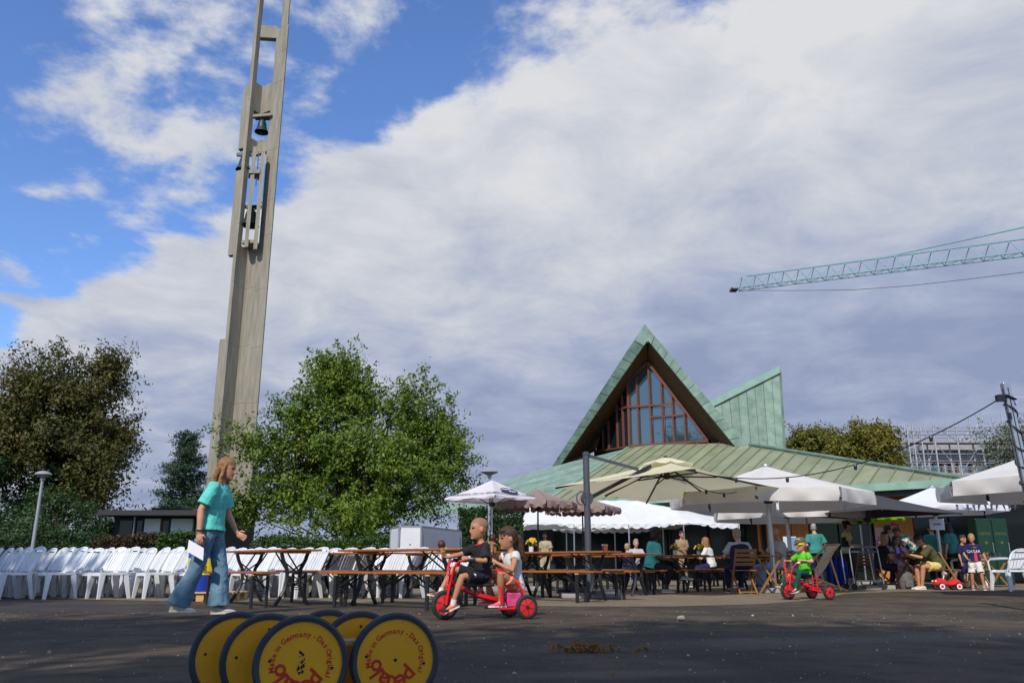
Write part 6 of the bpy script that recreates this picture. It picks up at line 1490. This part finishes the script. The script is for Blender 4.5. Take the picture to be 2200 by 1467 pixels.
# ---- guests
def sit(label, px, Y, yaw, H=1.7, seat=.46, fx=.42, spread=.11, **k):
    s = H / 1.75; k.setdefault('al', (fx, spread, .085 * s)); k.setdefault('ar', (fx - .05, -spread, .085 * s)); k.setdefault('kl', (.6, .2, 1)); k.setdefault('kr', (.6, -.2, 1))
    return person(label, G(px, Y), R(yaw), H, pel=(0, 0, seat + .09 * s), **k)
def stand(label, px, Y, yaw, H=1.74, **k): return person(label, G(px, Y), R(yaw), H, **k)
sit('woman in turquoise t-shirt sitting cross-legged on a beer bench', 1402, 17.9, -12, 1.7, lean=10, lean2=14, hyaw=35, skin='skin_dark', top=('turquoise', .85, -.05, .03, .04), bot=('black_cloth', 1.75, .068, .06), shoe='grey_shirt', hair=('curly', 'hair_dark'), fat=1.18, vox=.013, al=(.66, .02, .34), ar=(.27, -.1, .085), kl=(.7, .1, 1), wl=(.38, .08, .68), wr=(.36, -.1, .66))
v = sit('grey-haired person in navy vest seen from behind on a folding chair', 1597, 17.15, 97, 1.62, lean=6, lean2=20, hyaw=10, top=('grey_shirt', .75, -.05, .02, .03), bot=('navy', 1.9, .07, .065), hair=('short', 'hair_grey'), fat=1.12, vox=.012, wl=(.36, .22, .72), wr=(.36, -.22, .72))
b = MB(); b.rings([v['ring'](q, ry, rx) for q, ry, rx in ((-.06, .21, .155), (.1, .2, .145), (.3, .2, .15), (.40, .195, .14), (.455, .13, .10))]); soft('vest', b, 'navy', v['t'], .012)
mn = sit('bald man in pale shirt and jeans leaning over the small folding table', 1678, 18.5, 186, 1.76, lean=-8, lean2=10, hyaw=-12, hpit=10, top=('grey_shirt', .8, -.05, .03, .03), bot=('denim_light', 1.9, .075, .07), hair=None, skin='skin_tan', fat=1.15, vox=.012, wl=(.36, .16, .74), wr=(.28, -.12, .80), er=(-.4, -1, -.6))
rp = thing('paper_packet', 'striped paper packet in the bald man\'s hand', 'packet', wpt(mn, mn['hands'][0][0] + Vector((.07, 0, .02)))); b = MB(); b.box((0, 0, .02), (.09, .05, .14), (.3, .4, 0)); obj('packet_body', b, 'wafer', rp)
for k in range(3): b = MB(); b.box((-.03 + .03 * k, -.001, .02), (.012, .056, .12), (.3, .4, 0)); obj('stripe', b, 'red_trim', rp)
stand('grey-haired man in teal t-shirt standing with his back turned', 1761, 25.2, 92, 1.78, top=('teal_shirt', .8, -.06, .03, .04), bot=('navy', 1.95, .075, .07), hair=('short', 'hair_grey'), fat=1.15, vox=.016, hyaw=-15, wl=(.2, .2, 1.05), wr=(.2, -.2, 1.05))
yw = stand('woman in yellow and black behind the tray trolley looking right', 1828, 22.2, -8, 1.70, top=('pale_yellow', .55, -.06, .022, .02), bot=('black_cloth', 1.62, .062, .06), hair=('bun', 'hair_dark'), vox=.014, hyaw=5, wl=(.28, .05, 1.06), wr=(.27, -.06, 1.04), al=(.08, .09, .08), ar=(-.05, -.1, .08), glasses='print_black', shoe='grey_shirt')
b = MB(); b.rings([yw['ring'](q, ry, rx) for q, ry, rx in ((-.02, .192, .138), (.12, .175, .13), (.3, .18, .135), (.37, .192, .136))]); soft('vest', b, 'black_cloth', yw['t'], .014)
sit('blonde woman in black dress sitting at the dark blue table', 1899, 21.0, -3, 1.66, lean=8, lean2=16, hyaw=10, hpit=15, top=('black_cloth', .6, -.07, .02, .02, 'dress_top'), bot=('black_cloth', .78, .1, .125, 'dress_skirt'), hair=('bun', 'hair_fair'), skin='skin_tan', shoe='wafer', vox=.014, wl=(.42, .1, .78), wr=(.4, -.12, .74))
sit('woman with sunglasses in lilac top behind the dark blue table', 1930, 22.0, -80, 1.66, lean=8, lean2=14, top=('lilac_shirt', .6, -.05), bot=('white_shirt', .9, .08, .1), hair=('long', 'hair_brown'), vox=.015, glasses='print_black', wl=(.34, .15, .77), wr=(.34, -.15, .77))
person('person in teal patterned shirt bending over the dark blue table', G(1972, 22.2), R(184), 1.72, pel=(-.05, 0, .90), lean=34, lean2=62, hpit=25, top=('pattern_teal', .8, -.06, .03, .03), bot=('black_cloth', .9, .08, .11), hair=('short', 'hair_brown'), vox=.015, wl=(.62, .15, .86), wr=(.62, -.15, .86), skin='skin_tan')
ol = sit('man in olive t-shirt and yellow shorts hunched over his phone', 2022, 20.3, 182, 1.82, seat=.45, lean=26, lean2=50, hpit=24, fx=.5, top=('olive', .85, -.05, .026, .035), bot=('yellow_shorts', .72, .1, .122, 'shorts'), hair=('short', 'hair_dark'), skin='skin_tan', shoe='white_shirt', vox=.012, wl=(.70, .07, .80), wr=(.70, -.05, .80), el=(-.3, .4, -1), er=(-.3, -.4, -1), glasses='print_black', hand_curl=.9)
ph = thing('phone', 'dark phone in the hands of the man in olive', 'phone', wpt(ol, Vector((.80, .01, .83)))); bevel(obj('phone_body', MB().box((0, 0, 0), (.012, .075, .15), (0, -.6, 0)), 'print_black', ph), .003)
kb = stand('blond boy in dark blue football shirt and white shorts', 2102, 19.9, -112, 1.26, hs=1.2, top=('navy', .8, -.04, .024, .03), bot=('off_white', .9, .09, .115, 'shorts'), hair=('short', 'hair_fair'), skin='skin_tan', shoe='shoe_red', vox=.011, wr=(.18, -.14, .68), wl=(.03, .30, .52), hyaw=-12, er=(-.5, -1, -.4), socks='grey_shirt', al=(.05, .12, .06), ar=(-.04, -.1, .06))
b = MB(); rs = [kb['ring'](q, ry, rx, 48)[8:13] for q, ry, rx in ((-.02, .198, .146), (.12, .184, .136), (.3, .185, .139), (.42, .186, .124))]; n_ = 5
b.add([v for r in rs for v in r], [(i * n_ + j, i * n_ + j + 1, (i + 1) * n_ + j + 1, (i + 1) * n_ + j) for i in range(3) for j in range(n_ - 1)]); obj('shirt_stripe', b, 'jersey_stripe', kb['t'], True, fixn=False)
tb = text_mb('QATAR', .085); d_, f_ = kb['fr'](.26); o_ = kb['spine'](.24) + f_ * .142 * kb['s']; tb.v = [tuple(o_ + Vector((0, 1, 0)) * v[0] + d_ * v[1] + f_ * (.006 - 1.6 * v[0] ** 2)) for v in tb.v]; obj('lettering', tb, 'print_white', kb['t'], fixn=False)
stand('dark-haired boy in dark football kit half hidden behind the blond boy', 2078, 20.9, -60, 1.27, hs=1.2, top=('navy', .8, -.04, .024, .03), bot=('navy', .95, .09, .11, 'shorts'), hair=('short', 'hair_dark'), skin='skin_tan', shoe='shoe_dark', vox=.014, al=(.05, .1, .06))
stand('helper in teal t-shirt standing in the shade left of the fridges', 2058, 23.4, 120, 1.72, top=('teal_shirt', .8, -.06, .03, .03), bot=('black_cloth', 1.95, .075, .07), hair=('long', 'hair_dark'), vox=.017)
stand('helper in teal t-shirt behind the man in olive', 2017, 23.8, 80, 1.7, top=('teal_shirt', .8, -.06, .03, .03), bot=('black_cloth', 1.95, .075, .07), hair=('short', 'hair_dark'), vox=.017)
cpn = stand('person with dark red cap standing by the orange wall', 1940, 23.6, 200, 1.74, top=('beige', .8, -.06, .03, .03), bot=('navy', 1.95, .075, .07), hair=('short', 'hair_dark'), vox=.017); b = MB(); b.ball(cpn['hd'](-.03, 0, .75), (.47 * cpn['hh'], .39 * cpn['hh'], .32 * cpn['hh']), 14); obj('cap', b, 'jersey_stripe', cpn['t'], True)
stand('dark-haired person standing right of the pink notice', 1917, 23.9, -30, 1.66, top=('black_cloth', .8, -.06), bot=('navy', 1.95, .075, .07), hair=('curly', 'hair_dark'), vox=.017)
stand('man in beige standing in the left part of the marquee', 1172, 31.2, -100, 1.76, top=('beige', .8, -.06, .03, .03), bot=('beige', 1.95, .08, .075), hair=('short', 'hair_dark'), skin='skin_tan', vox=.018, shoe='white_shirt')
stand('man in khaki shirt standing in the middle of the marquee', 1468, 29.5, -80, 1.74, top=('khaki_shirt', .8, -.06, .03, .03), bot=('khaki_shirt', 1.95, .08, .075), hair=('short', 'hair_dark'), skin='skin_tan', vox=.018, wl=(.3, .05, 1.1), wr=(.3, -.05, 1.1))
sit('grey-haired person in grey sitting left of the woman in turquoise', 1369, 25.0, -90, 1.66, top=('grey_shirt', 1.9, -.05), bot=('navy', 1.95, .075, .07), hair=('short', 'hair_grey'), vox=.017, wl=(.36, .15, .76), wr=(.36, -.15, .76))
sit('fair-haired child in navy sitting at a far beer table', 1350, 23.6, 80, 1.3, hs=1.2, top=('navy', .9, -.05), bot=('denim_light', 1.9, .07, .065), hair=('short', 'hair_fair'), vox=.017, wl=(.3, .12, .76), wr=(.3, -.12, .76), fx=.36)
sit('long-haired woman in white sitting at a far table by the vest wearer', 1532, 22.6, 150, 1.64, lean=8, lean2=20, top=('white_shirt', .7, -.05), bot=('navy', 1.95, .07, .065), hair=('long', 'hair_blonde'), vox=.017, wl=(.4, .12, .78), wr=(.4, -.12, .78))
bake_all()
